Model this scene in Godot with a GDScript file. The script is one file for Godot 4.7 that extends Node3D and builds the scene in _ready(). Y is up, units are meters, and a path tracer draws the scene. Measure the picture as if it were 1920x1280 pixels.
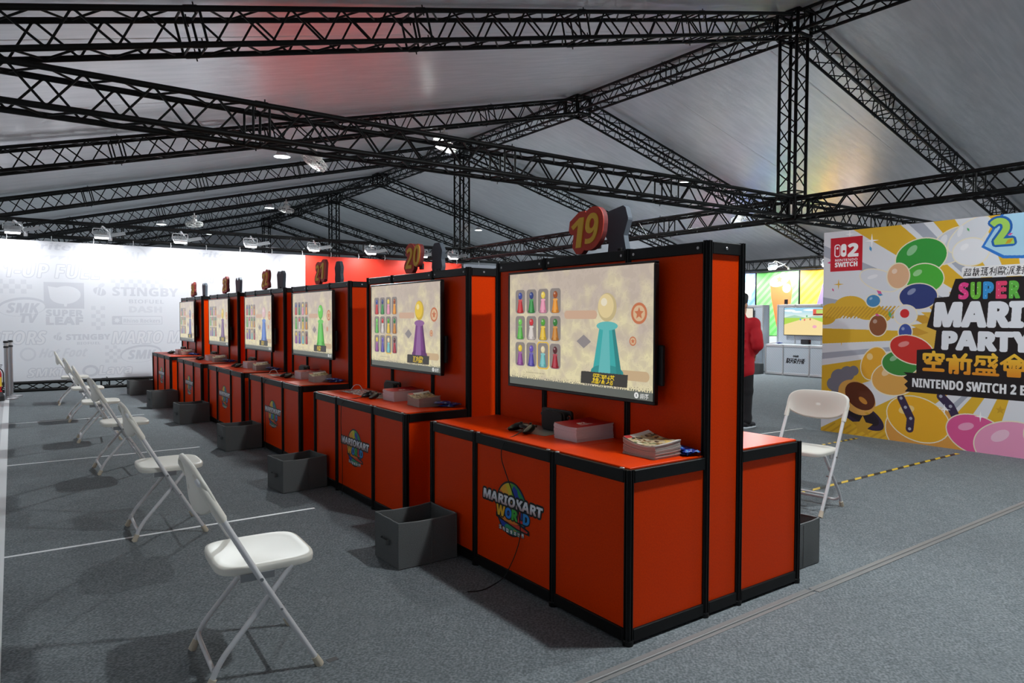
extends Node3D
# An exhibition tent: a row of orange demo booths with screens on a grey carpet, black lattice trusses overhead.
const H_COUNTER := 0.767
const H_WALL := 1.771
const D_COUNTER := 0.5
const D_WALL := 0.247
const W3 := 0.509
const W2 := 0.704
const W1 := 0.496
const W_ALL := W1 + W2 + W3
const RIDGE_X := 7.91
const RIDGE_Y := 5.98
const EAVE_L := -3.0
const EAVE_R := 18.5
const CHORD_Y := 3.13
const FACE := -PI / 2      # turns a thing built facing +z so that it faces -x
var M := {}
var rng := RandomNumberGenerator.new()
var cache := {}
var names := {}
var font_bold: SystemFont
var font_reg: SystemFont

# ------------------------------------------------------------------ mesh builder
class MB:
	var v := PackedVector3Array()
	var n := PackedVector3Array()
	var uv := PackedVector2Array()
	var idx := PackedInt32Array()
	var xf := Transform3D()

	func vert(p: Vector3, nn: Vector3, t := Vector2.ZERO) -> int:
		v.append(xf * p)
		n.append((xf.basis * nn).normalized())
		uv.append(t)
		return v.size() - 1

	func tri_i(a: int, b: int, c: int) -> void:   # counter-clockwise seen from outside in, clockwise out
		idx.append(a)
		idx.append(c)
		idx.append(b)

	func face(pts: Array, out: Vector3) -> void:   # a flat convex face whose outside is towards «out»
		var nn: Vector3 = (pts[1] - pts[0]).cross(pts[2] - pts[0])
		if nn.length() < 1e-14:
			return
		nn = nn.normalized()
		var q := pts
		if nn.dot(out) < 0.0:
			q = pts.duplicate()
			q.reverse()
			nn = -nn
		var first := v.size()
		for p in q:
			vert(p, nn)
		for i in range(1, q.size() - 1):
			tri_i(first, first + i, first + i + 1)

	func quad_uv(a: Vector3, b: Vector3, c: Vector3, d: Vector3, out: Vector3) -> void:   # a bottom left, b bottom right, c top right, d top left
		var i := vert(a, out, Vector2(0, 1))
		vert(b, out, Vector2(1, 1))
		vert(c, out, Vector2(1, 0))
		vert(d, out, Vector2(0, 0))
		tri_i(i, i + 1, i + 2)
		tri_i(i, i + 2, i + 3)

	func box(c: Vector3, s: Vector3, b := 0.0) -> void:
		var h := s * 0.5
		b = minf(b, minf(h.x, minf(h.y, h.z)) * 0.98)
		var pt := func(sg: Array, k: int) -> Vector3:
			var p := Vector3.ZERO
			for a in 3:
				p[a] = sg[a] * (h[a] if (a == k or b <= 0.0) else h[a] - b)
			return c + p
		for k in 3:
			var i := (k + 1) % 3
			var j := (k + 2) % 3
			for s0 in [-1, 1]:
				var pts := []
				for w in [[-1, -1], [1, -1], [1, 1], [-1, 1]]:
					var sg := [0, 0, 0]
					sg[k] = s0
					sg[i] = w[0]
					sg[j] = w[1]
					pts.append(pt.call(sg, k))
				var o := Vector3.ZERO
				o[k] = s0
				face(pts, o)
			if b > 0.0:
				for s1 in [-1, 1]:
					for s2 in [-1, 1]:
						var a0 := [0, 0, 0]
						a0[i] = s1
						a0[j] = s2
						a0[k] = -1
						var a1 := a0.duplicate()
						a1[k] = 1
						var o2 := Vector3.ZERO
						o2[i] = s1
						o2[j] = s2
						face([pt.call(a0, i), pt.call(a0, j), pt.call(a1, j), pt.call(a1, i)], o2)
		if b > 0.0:
			for sx in [-1, 1]:
				for sy in [-1, 1]:
					for sz in [-1, 1]:
						var g := [sx, sy, sz]
						face([pt.call(g, 0), pt.call(g, 1), pt.call(g, 2)], Vector3(sx, sy, sz))

	func tube(p: PackedVector3Array, r, sides := 8, closed := false, caps := true) -> void:   # r: one radius or one for each point
		var m := p.size()
		var t0 := (p[1] - p[0]).normalized()
		var up := Vector3.UP if absf(t0.y) < 0.9 else Vector3.RIGHT
		var side := t0.cross(up).normalized()
		var rings := []
		for i in m:
			var t: Vector3
			if closed:
				t = (p[(i + 1) % m] - p[(i - 1 + m) % m]).normalized()
			elif i == 0:
				t = t0
			elif i == m - 1:
				t = (p[i] - p[i - 1]).normalized()
			else:
				t = ((p[i + 1] - p[i]).normalized() + (p[i] - p[i - 1]).normalized()).normalized()
			side = (side - t * side.dot(t)).normalized()
			var bi := t.cross(side)
			var rr: float = r[i] if r is Array or r is PackedFloat32Array else r
			var first := v.size()
			for k in sides:
				var a := TAU * k / sides
				var d := side * cos(a) + bi * sin(a)
				vert(p[i] + d * rr, d)
			rings.append(first)
		for i in (m if closed else m - 1):
			var f0: int = rings[i]
			var f1: int = rings[(i + 1) % m]
			for k in sides:
				var k2 := (k + 1) % sides
				tri_i(f0 + k, f0 + k2, f1 + k2)
				tri_i(f0 + k, f1 + k2, f1 + k)
		if caps and not closed:
			for e in 2:
				var i: int = 0 if e == 0 else m - 1
				var o := (p[0] - p[1]) if e == 0 else (p[m - 1] - p[m - 2])
				var pts := []
				var inv := xf.affine_inverse()
				for k in sides:
					pts.append(inv * v[rings[i] + k])
				face(pts, o)

	func lathe(profile: Array, segs := 24) -> void:   # [radius, y] from bottom to top about the y axis
		var m := profile.size()
		for i in m - 1:
			var a: Vector2 = profile[i]
			var b: Vector2 = profile[i + 1]
			var d := b - a
			var nn := Vector2(d.y, -d.x).normalized()
			var first := v.size()
			for k in segs + 1:
				var an := TAU * k / segs
				var c := Vector3(cos(an), 0, sin(an))
				vert(c * a.x + Vector3.UP * a.y, c * nn.x + Vector3.UP * nn.y)
				vert(c * b.x + Vector3.UP * b.y, c * nn.x + Vector3.UP * nn.y)
			for k in segs:
				var o := first + k * 2
				tri_i(o, o + 1, o + 3)
				tri_i(o, o + 3, o + 2)

	func prism(poly: PackedVector2Array, z0: float, z1: float, hole_tris := PackedInt32Array()) -> void:   # outline in x, y pushed out along z
		var q := poly
		if Geometry2D.is_polygon_clockwise(q):
			q = poly.duplicate()
			q.reverse()
		var tr := Geometry2D.triangulate_polygon(q)
		for e in 2:
			var z := z1 if e == 0 else z0
			var nn := Vector3(0, 0, 1 if e == 0 else -1)
			var first := v.size()
			for p in q:
				vert(Vector3(p.x, p.y, z), nn)
			for i in range(0, tr.size(), 3):
				var a := q[tr[i]]
				var ccw := (q[tr[i + 1]] - a).cross(q[tr[i + 2]] - a) > 0.0
				if ccw == (e == 0):
					tri_i(first + tr[i], first + tr[i + 1], first + tr[i + 2])
				else:
					tri_i(first + tr[i], first + tr[i + 2], first + tr[i + 1])
		for i in q.size():
			var a := q[i]
			var b := q[(i + 1) % q.size()]
			var d := b - a
			face([Vector3(a.x, a.y, z0), Vector3(b.x, b.y, z0), Vector3(b.x, b.y, z1), Vector3(a.x, a.y, z1)], Vector3(d.y, -d.x, 0))

	func ball(c: Vector3, s: Vector3, segs := 16, rows := 10) -> void:
		var first := v.size()
		for i in rows + 1:
			var la := PI * i / rows - PI / 2
			for k in segs + 1:
				var lo := TAU * k / segs
				var d := Vector3(cos(la) * cos(lo), sin(la), cos(la) * sin(lo))
				vert(c + d * s, (d / s).normalized())
		for i in rows:
			for k in segs:
				var a := first + i * (segs + 1) + k
				var b := a + segs + 1
				tri_i(a, b, b + 1)
				tri_i(a, b + 1, a + 1)

	func grid(nu: int, nv: int, f: Callable, flip := false) -> void:   # a smooth sheet f(u, v), both 0..1
		var first := v.size()
		var e := 0.002
		for j in nv + 1:
			for i in nu + 1:
				var u := float(i) / nu
				var w := float(j) / nv
				var p: Vector3 = f.call(u, w)
				var du: Vector3 = f.call(minf(u + e, 1.0), w) - f.call(maxf(u - e, 0.0), w)
				var dv: Vector3 = f.call(u, minf(w + e, 1.0)) - f.call(u, maxf(w - e, 0.0))
				var nn := du.cross(dv)
				nn = nn.normalized() if nn.length() > 1e-12 else Vector3.UP
				vert(p, -nn if flip else nn, Vector2(u, 1.0 - w))
		for j in nv:
			for i in nu:
				var a := first + j * (nu + 1) + i
				var b := a + nu + 1
				if flip:
					tri_i(a, b + 1, a + 1)
					tri_i(a, b, b + 1)
				else:
					tri_i(a, a + 1, b + 1)
					tri_i(a, b + 1, b)

	func done() -> ArrayMesh:
		var arr := []
		arr.resize(Mesh.ARRAY_MAX)
		arr[Mesh.ARRAY_VERTEX] = v
		arr[Mesh.ARRAY_NORMAL] = n
		arr[Mesh.ARRAY_TEX_UV] = uv
		arr[Mesh.ARRAY_INDEX] = idx
		var m := ArrayMesh.new()
		m.add_surface_from_arrays(Mesh.PRIMITIVE_TRIANGLES, arr)
		return m


# ------------------------------------------------------------------ objects
func numbered(called: String) -> String:
	var k: int = names.get(called, 0)
	names[called] = k + 1
	return called if k == 0 else "%s_%03d" % [called, k]

func thing(called: String, label: String, category: String, at := Vector3.ZERO, turn := 0.0, group := "") -> Node3D:
	var o := Node3D.new()
	o.name = numbered(called)
	add_child(o, true)
	o.position = at
	o.rotation.y = turn
	tag(o, label, category, group)
	return o

func tag(o: Node3D, label: String, category: String, group := "") -> void:
	o.set_meta("label", label)
	o.set_meta("category", category)
	if group:
		o.set_meta("group", group)

func part(called: String, mesh: Mesh, m: Material, parent: Node3D, at := Vector3.ZERO, turn := Vector3.ZERO) -> MeshInstance3D:
	var o := MeshInstance3D.new()
	o.name = called
	o.mesh = mesh
	o.material_override = m
	parent.add_child(o, true)
	o.position = at
	o.rotation = turn
	return o

func struct(called: String, mesh: Mesh, m: Material, label := "") -> MeshInstance3D:
	var o := MeshInstance3D.new()
	o.name = called
	o.mesh = mesh
	o.material_override = m
	add_child(o, true)
	o.set_meta("kind", "structure")
	if label:
		o.set_meta("label", label)
	return o

func copy_of(src: Node3D, called: String, label: String, at: Vector3, turn: float) -> Node3D:
	var o: Node3D = src.duplicate()
	o.name = numbered(called)
	add_child(o, true)
	o.position = at
	o.rotation.y = turn
	o.set_meta("label", label)
	return o

func box_mesh(s: Vector3, b := 0.0) -> ArrayMesh:
	var key := "box%s%s" % [s, b]
	if not cache.has(key):
		var mb := MB.new()
		mb.box(Vector3.ZERO, s, b)
		cache[key] = mb.done()
	return cache[key]

func tube_mesh(pts: Array, r, sides := 8, closed := false) -> ArrayMesh:
	var mb := MB.new()
	mb.tube(PackedVector3Array(pts), r, sides, closed)
	return mb.done()

func bent(pts: Array, radius: float, steps := 4) -> Array:   # rounds the corners of a line
	var out := [pts[0]]
	for i in range(1, pts.size() - 1):
		var p: Vector3 = pts[i]
		var a: Vector3 = pts[i - 1]
		var b: Vector3 = pts[i + 1]
		var d := minf(radius, minf(p.distance_to(a), p.distance_to(b)) * 0.45)
		var p0 := p + (a - p).normalized() * d
		var p1 := p + (b - p).normalized() * d
		for k in steps + 1:
			var t := float(k) / steps
			out.append(p0.lerp(p, t).lerp(p.lerp(p1, t), t))
	out.append(pts[-1])
	return out

# ------------------------------------------------------------------ materials
func mat(c: Color, rough := 0.6, metal := 0.0, spec := 0.5) -> StandardMaterial3D:
	var m := StandardMaterial3D.new()
	m.albedo_color = c
	m.roughness = rough
	m.metallic = metal
	m.metallic_specular = spec
	return m

func noise_tex(freq: float, seed_: int, size: int, c0: Color, c1: Color, octaves := 3, normal := false, strength := 2.0) -> NoiseTexture2D:
	var f := FastNoiseLite.new()
	f.seed = seed_
	f.frequency = freq
	f.fractal_octaves = octaves
	f.noise_type = FastNoiseLite.TYPE_SIMPLEX_SMOOTH
	var t := NoiseTexture2D.new()
	t.width = size
	t.height = size
	t.seamless = true
	t.noise = f
	if normal:
		t.as_normal_map = true
		t.bump_strength = strength
	else:
		var g := Gradient.new()
		g.set_color(0, c0)
		g.set_color(1, c1)
		g.set_offset(0, 0.2)
		g.set_offset(1, 0.8)
		t.color_ramp = g
	return t

func rgb(r: int, g: int, b: int) -> Color:
	return Color(r / 255.0, g / 255.0, b / 255.0)

func glow(c: Color, e: float) -> StandardMaterial3D:
	var m := mat(Color(0.9, 0.9, 0.9), 0.5)
	m.emission_enabled = true
	m.emission = c
	m.emission_energy_multiplier = e
	return m

func make_materials() -> void:
	M.black = mat(rgb(15, 15, 16), 0.45, 0.0, 0.35)
	M.truss = mat(rgb(15, 15, 15), 0.45, 0.0, 0.35)
	var o := mat(Color.WHITE, 0.34)
	o.metallic_specular = 0.22
	o.albedo_texture = noise_tex(0.09, 5, 512, rgb(220, 57, 1), rgb(230, 64, 3), 3)
	o.uv1_triplanar = true
	o.uv1_scale = Vector3.ONE * 2.0
	o.normal_enabled = true
	o.normal_texture = noise_tex(0.12, 9, 512, Color.BLACK, Color.WHITE, 2, true, 1.0)
	o.normal_scale = 0.14
	M.orange = o
	var c := mat(Color.WHITE, 0.95, 0.0, 0.25)
	var grain := noise_tex(0.27, 21, 1024, rgb(95, 101, 104), rgb(140, 146, 149), 2)
	(grain.noise as FastNoiseLite).noise_type = FastNoiseLite.TYPE_VALUE_CUBIC
	c.albedo_texture = grain
	c.uv1_triplanar = true
	c.uv1_world_triplanar = true
	c.uv1_scale = Vector3.ONE * 0.55
	c.detail_enabled = true
	c.detail_blend_mode = BaseMaterial3D.BLEND_MODE_MUL
	c.detail_albedo = noise_tex(0.02, 33, 512, rgb(244, 245, 246), rgb(255, 255, 255), 3)
	c.detail_uv_layer = BaseMaterial3D.DETAIL_UV_1
	c.normal_enabled = true
	c.normal_texture = noise_tex(0.3, 23, 1024, Color.BLACK, Color.WHITE, 2, true, 3.0)
	c.normal_scale = 0.15
	M.carpet = c
	var r := mat(Color.WHITE, 0.3, 0.3, 0.7)
	r.albedo_texture = noise_tex(0.02, 41, 512, rgb(224, 225, 228), rgb(236, 236, 239), 3)
	r.uv1_triplanar = true
	r.uv1_scale = Vector3(0.1, 0.3, 0.7)
	r.normal_enabled = true
	r.normal_texture = noise_tex(0.022, 43, 512, Color.BLACK, Color.WHITE, 4, true, 6.0)
	r.normal_scale = 0.1
	M.membrane = r
	M.seam = mat(rgb(236, 236, 238), 0.5)
	M.tent_wall = mat(rgb(196, 197, 202), 0.6)
	M.pale_floor = mat(rgb(188, 192, 196), 0.4)
	M.white_plastic = mat(rgb(224, 221, 211), 0.45)
	M.chair_tube = mat(rgb(216, 216, 218), 0.36, 0.05)
	M.rubber = mat(rgb(203, 192, 172), 0.8)
	M.steel = mat(rgb(168, 168, 170), 0.3, 0.9)
	M.chip = mat(rgb(190, 190, 192), 0.35, 0.7)
	var f := mat(Color.WHITE, 0.95, 0.0, 0.3)
	f.albedo_texture = noise_tex(0.15, 61, 512, rgb(88, 90, 90), rgb(110, 112, 112), 3)
	f.uv1_triplanar = true
	f.uv1_scale = Vector3.ONE * 2.5
	M.felt = f
	M.felt_edge = mat(rgb(112, 114, 114), 0.9)
	M.screen_off = mat(rgb(12, 12, 13), 0.25)
	M.gloss_black = mat(rgb(18, 18, 19), 0.3)
	M.matt_black = mat(rgb(26, 26, 28), 0.6)
	M.cable = mat(rgb(14, 14, 15), 0.5)
	M.paper = mat(rgb(232, 222, 226), 0.8)
	M.paper_grey = mat(rgb(190, 178, 170), 0.8)
	M.cover_red = mat(rgb(176, 18, 34), 0.4)
	M.sign_red = mat(rgb(196, 62, 44), 0.6)
	M.sign_edge = mat(rgb(120, 44, 44), 0.7)
	M.sign_yellow = mat(rgb(238, 186, 62), 0.6)
	M.sign_back = mat(rgb(92, 100, 110), 0.7)
	M.fan_white = mat(rgb(226, 226, 222), 0.4)
	M.lamp_case = mat(rgb(206, 208, 210), 0.4, 0.3)
	M.lamp = glow(Color(0.95, 1.0, 0.98), 6.0)
	M.flood = glow(Color(0.98, 0.99, 1.0), 10.0)
	M.white_tape = mat(rgb(226, 228, 230), 0.5)
	M.grey_tape = mat(rgb(138, 138, 137), 0.4, 0.1)
	M.backdrop_red = mat(rgb(226, 52, 30), 0.55)
	M.backdrop_grey = mat(rgb(150, 156, 168), 0.6)
	M.grey_panel = null

# ------------------------------------------------------------------ drawing flat print
func span(img: Image, y: int, x0: float, x1: float, c: Color) -> void:
	if y < 0 or y >= img.get_height():
		return
	var a := maxi(0, int(round(x0)))
	var b := mini(img.get_width(), int(round(x1)))
	if b > a:
		img.fill_rect(Rect2i(a, y, b - a, 1), c)

func shade(col, y: float) -> Color:   # a colour, or [y0, colour, y1, colour] for an ink that changes down the letter
	if col is Array:
		return col[1].lerp(col[3], clampf((y - col[0]) / (col[2] - col[0]), 0.0, 1.0))
	return col

func poly(img: Image, pts: Array, col) -> void:
	var y0 := INF
	var y1 := -INF
	for p in pts:
		y0 = minf(y0, p.y)
		y1 = maxf(y1, p.y)
	for y in range(maxi(0, int(floor(y0))), mini(img.get_height() - 1, int(ceil(y1))) + 1):
		var yc := y + 0.5
		var xs := []
		for i in pts.size():
			var a: Vector2 = pts[i]
			var b: Vector2 = pts[(i + 1) % pts.size()]
			if (a.y <= yc) != (b.y <= yc):
				xs.append(a.x + (b.x - a.x) * (yc - a.y) / (b.y - a.y))
		xs.sort()
		var c := shade(col, yc)
		for i in range(0, xs.size() - 1, 2):
			span(img, y, xs[i], xs[i + 1], c)

func oval(img: Image, c: Vector2, rx: float, ry: float, col, tilt := 0.0) -> void:
	if tilt == 0.0:
		for y in range(int(floor(c.y - ry)), int(ceil(c.y + ry)) + 1):
			var t := (y + 0.5 - c.y) / ry
			if absf(t) < 1.0:
				var w := rx * sqrt(1.0 - t * t)
				span(img, y, c.x - w, c.x + w, shade(col, y))
	else:
		var pts := []
		for k in 40:
			pts.append(c + Vector2(cos(TAU * k / 40) * rx, sin(TAU * k / 40) * ry).rotated(tilt))
		poly(img, pts, col)

func round_rect(img: Image, x: float, y: float, w: float, h: float, r: float, col) -> void:
	for yy in range(int(y), int(y + h)):
		var d := maxf(0.0, maxf(y + r - yy - 0.5, yy + 0.5 - (y + h - r)))
		var inset := r - sqrt(maxf(0.0, r * r - d * d))
		span(img, yy, x + inset, x + w - inset, shade(col, yy))

func stroke(img: Image, pts: Array, w: float, col) -> void:
	for i in pts.size():
		oval(img, pts[i], w * 0.5, w * 0.5, col)
		if i:
			var a: Vector2 = pts[i - 1]
			var b: Vector2 = pts[i]
			if a.distance_to(b) > 0.01:
				var s := (b - a).normalized().orthogonal() * w * 0.5
				poly(img, [a + s, b + s, b - s, a - s], col)

func star(img: Image, c: Vector2, r0: float, r1: float, k: int, col, turn := 0.0) -> void:
	var pts := []
	for i in k * 2:
		var r := r0 if i % 2 == 0 else r1
		var a := PI * i / k - PI / 2 + turn
		pts.append(c + Vector2(cos(a), sin(a)) * r)
	poly(img, pts, col)

func text_tris(s: String, serif := false) -> PackedVector2Array:   # triangles of a line of text, its box scaled to 0..1, y down
	var key := "txt" + s
	if not cache.has(key):
		var tm := TextMesh.new()
		tm.font = font_bold
		tm.text = s
		tm.font_size = 64
		tm.pixel_size = 0.01
		tm.depth = 0.0
		tm.curve_step = 1.0
		var arr := tm.get_mesh_arrays()
		var vs: PackedVector3Array = arr[Mesh.ARRAY_VERTEX]
		var ix: PackedInt32Array = arr[Mesh.ARRAY_INDEX] if arr[Mesh.ARRAY_INDEX] != null else PackedInt32Array(range(vs.size()))
		var lo := Vector2(INF, INF)
		var hi := -lo
		for p in vs:
			lo = lo.min(Vector2(p.x, -p.y))
			hi = hi.max(Vector2(p.x, -p.y))
		var out := PackedVector2Array()
		for i in ix:
			out.append((Vector2(vs[i].x, -vs[i].y) - lo) / (hi - lo))
		cache[key] = out
	return cache[key]

# writes s into the box at «at» of size w x h; lean slants it, turn tilts it, fat widens every stroke
func write(img: Image, s: String, at: Vector2, w: float, h: float, col, fat := 0.0, lean := 0.0, turn := 0.0) -> void:
	var t := text_tris(s)
	var shifts := [Vector2.ZERO]
	if fat > 0.0:
		for k in 12:
			shifts.append(Vector2(cos(TAU * k / 12), sin(TAU * k / 12)) * fat)
	for sh in shifts:
		for i in range(0, t.size(), 3):
			var q := []
			for k in 3:
				var p := t[i + k]
				q.append(at + Vector2(p.x * w + (0.5 - p.y) * h * lean, p.y * h).rotated(turn) + sh)
			poly(img, q, col)

# Strokes of the written characters on a 16 x 16 grid: points as two hex digits, strokes set apart by commas
const HAN := {
	"空": "70 72,12 15,12 D2 D4,53 55 27,93 95 C6,38 B8,78 7D,1D DD",
	"前": "42 54,B1 94,05 E5,27 2E,27 67 6E 5E,29 69,2B 6B,97 9B,D6 DE BE",
	"盛": "22 D2,22 26 18,25 65 67 57,92 95 C9 D7,D4 98,B0 C1,2B CB,2B 2E,CB CE,6B 6E,9B 9E,0E EE",
	"會": "70 06,70 E6,44 A4,26 C6 CA 2A 26,76 7A,57 58,A7 98,4B AB AE 4E 4B,4D AD",
	"超": "12 62,41 46,06 66,38 3C,39 69,18 0E,0C 5D ED,82 D2 C7 A7,A2 86,89 D9 DC 8C 89",
	"級": "30 14 43,53 27 56,37 3E,29 1D,59 6C,72 B2 A6 D6 7E,82 85 6E,96 DE",
	"瑪": "01 51,06 46,0D 5C,31 3D,71 7A,71 D1,74 C4,77 C7,A1 AA,7A DA DE BE,7C 6E,9C 9D,BC BD",
	"利": "61 13,04 84,43 4E,45 0B,45 8A,A3 AB,D1 DE BE",
	"歐": "01 81,01 0D 8D,33 63 65 35 33,28 48 4B 2B 28,68 88 8B 6B 68,A1 94,93 E3 D6,B5 B8 8E,B8 EE",
	"派": "11 23,06 17,0E 2A,D1 62,62 67 4E,95 9D AC,95 D3,C6 A8 EE",
	"對": "31 34,51 54,11 23,72 64,05 85,26 37,67 57,08 88,48 4D,1B 7B,0E 8D,94 E4,D1 DE BD,A7 B9",
	"羅": "11 D1 D4 14 11,51 54,A1 A4,46 18 48,58 2A 5A,3A 3E,1C 0E,5C 6E,96 79,88 8E,88 D8,8A DA,8C DC,8E EE,B6 BE",
	"潔": "11 22,05 16,0D 29,42 82,44 84,62 66,46 86,A2 D2 C6,B2 96,87 6A 9A,99 5C BB,8C 8E,6D 5E,AD BE",
	"塔": "32 3C,05 55,0D 5B,62 E2,81 84,C1 C4,A4 67,A4 E7,89 C9,8B CB CE 8E 8B",
	"排": "05 45,21 2E 1D,0A 49,71 7E,53 73,57 77,5B 7A,A1 AE,A3 D3,A7 D7,AB DB",
	"序": "70 72,12 E2,12 1A 0E,44 B4 86,66 97,39 D9 CB,89 8E 6E",
	"馭": "11 19,11 61,14 54,17 57,31 39,19 69 6E 5E,1B 0E,3B 3C,82 D2 C6 7E,94 EE",
	"天": "12 D2,07 E7,72 77 1E,77 DE",
	"飛": "12 92 95 C7,63 A3,45 05,28 2E,08 58,48 4E,78 7C DE,8A AA,71 45",
	"行": "41 15,45 09,27 2E,73 E3,67 E7,B7 BE 9E",
	"者": "62 66,22 A2,06 E6,C1 1A,49 B9 BE 4E 49,4B BB",
	"卡": "71 76,74 B4,06 E6,77 7E,89 BB",
	"比": "12 1D 5B,17 57,81 8D DD DA,87 D5",
	"的": "41 23,14 1D 5D 54 14,18 58,91 75,84 D4 CE AD,97 A9",
	"賽": "70 71,12 D2,33 C3,35 C5,07 E7,61 67,91 97,48 B8 BC 48 4C BC,4A BA,5C 2E,9C CE",
	"車": "12 D2,34 C4 CA 3A 34,37 C7,0C EC,71 7E",
	"世": "05 E5,21 2D DD,72 79,B1 B9 79",
	"界": "21 C1 C6 26 21,24 C4,71 76,76 19,76 D9,49 3E,A9 AE",
	"瓦": "12 D2,42 3D 6B,45 94 9D DD DB,57 79",
}

func han(img: Image, s: String, at: Vector2, w: float, h: float, fat: float, col, lean := 0.0, gap := 1.08, turn := 0.0) -> void:
	for k in s.length():
		for st in String(HAN[s[k]]).split(","):
			var pts := []
			for p in st.split(" "):
				var q := Vector2(p.substr(0, 1).hex_to_int(), p.substr(1, 1).hex_to_int()) / 14.0
				pts.append(at + Vector2(k * w * gap + q.x * w + (0.5 - q.y) * h * lean, q.y * h).rotated(turn))
			stroke(img, pts, fat, col)

func paint(img: Image, rough := 0.5) -> StandardMaterial3D:
	var m := mat(Color.WHITE, rough)
	m.albedo_texture = ImageTexture.create_from_image(img)
	return m

func screen_mat(img: Image, e: float) -> StandardMaterial3D:
	var m := mat(rgb(10, 10, 10), 0.3)
	m.emission_enabled = true
	m.emission = Color.WHITE
	m.emission_operator = BaseMaterial3D.EMISSION_OP_MULTIPLY
	m.emission_texture = ImageTexture.create_from_image(img)
	m.emission_energy_multiplier = e
	return m

func pawn(img: Image, c: Vector2, h: float, body: Color, head: Color) -> void:   # a plain playing piece
	poly(img, [c + Vector2(-0.11, -0.1) * h, c + Vector2(0.11, -0.1) * h, c + Vector2(0.24, 0.5) * h, c + Vector2(-0.24, 0.5) * h], body)
	oval(img, c + Vector2(0, 0.46) * h, 0.26 * h, 0.08 * h, body.darkened(0.15))
	poly(img, [c + Vector2(-0.05, -0.1) * h, c + Vector2(0.03, -0.1) * h, c + Vector2(0.06, 0.5) * h, c + Vector2(-0.14, 0.5) * h], body.lightened(0.22))
	poly(img, [c + Vector2(0.07, -0.1) * h, c + Vector2(0.11, -0.1) * h, c + Vector2(0.24, 0.5) * h, c + Vector2(0.16, 0.5) * h], body.darkened(0.22))
	oval(img, c + Vector2(0, -0.06) * h, 0.17 * h, 0.05 * h, body.lightened(0.2))
	oval(img, c + Vector2(0, -0.27) * h, 0.15 * h, 0.16 * h, head.darkened(0.12))
	oval(img, c + Vector2(-0.02, -0.285) * h, 0.125 * h, 0.135 * h, head)
	oval(img, c + Vector2(-0.05, -0.33) * h, 0.05 * h, 0.045 * h, head.lightened(0.5))

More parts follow.
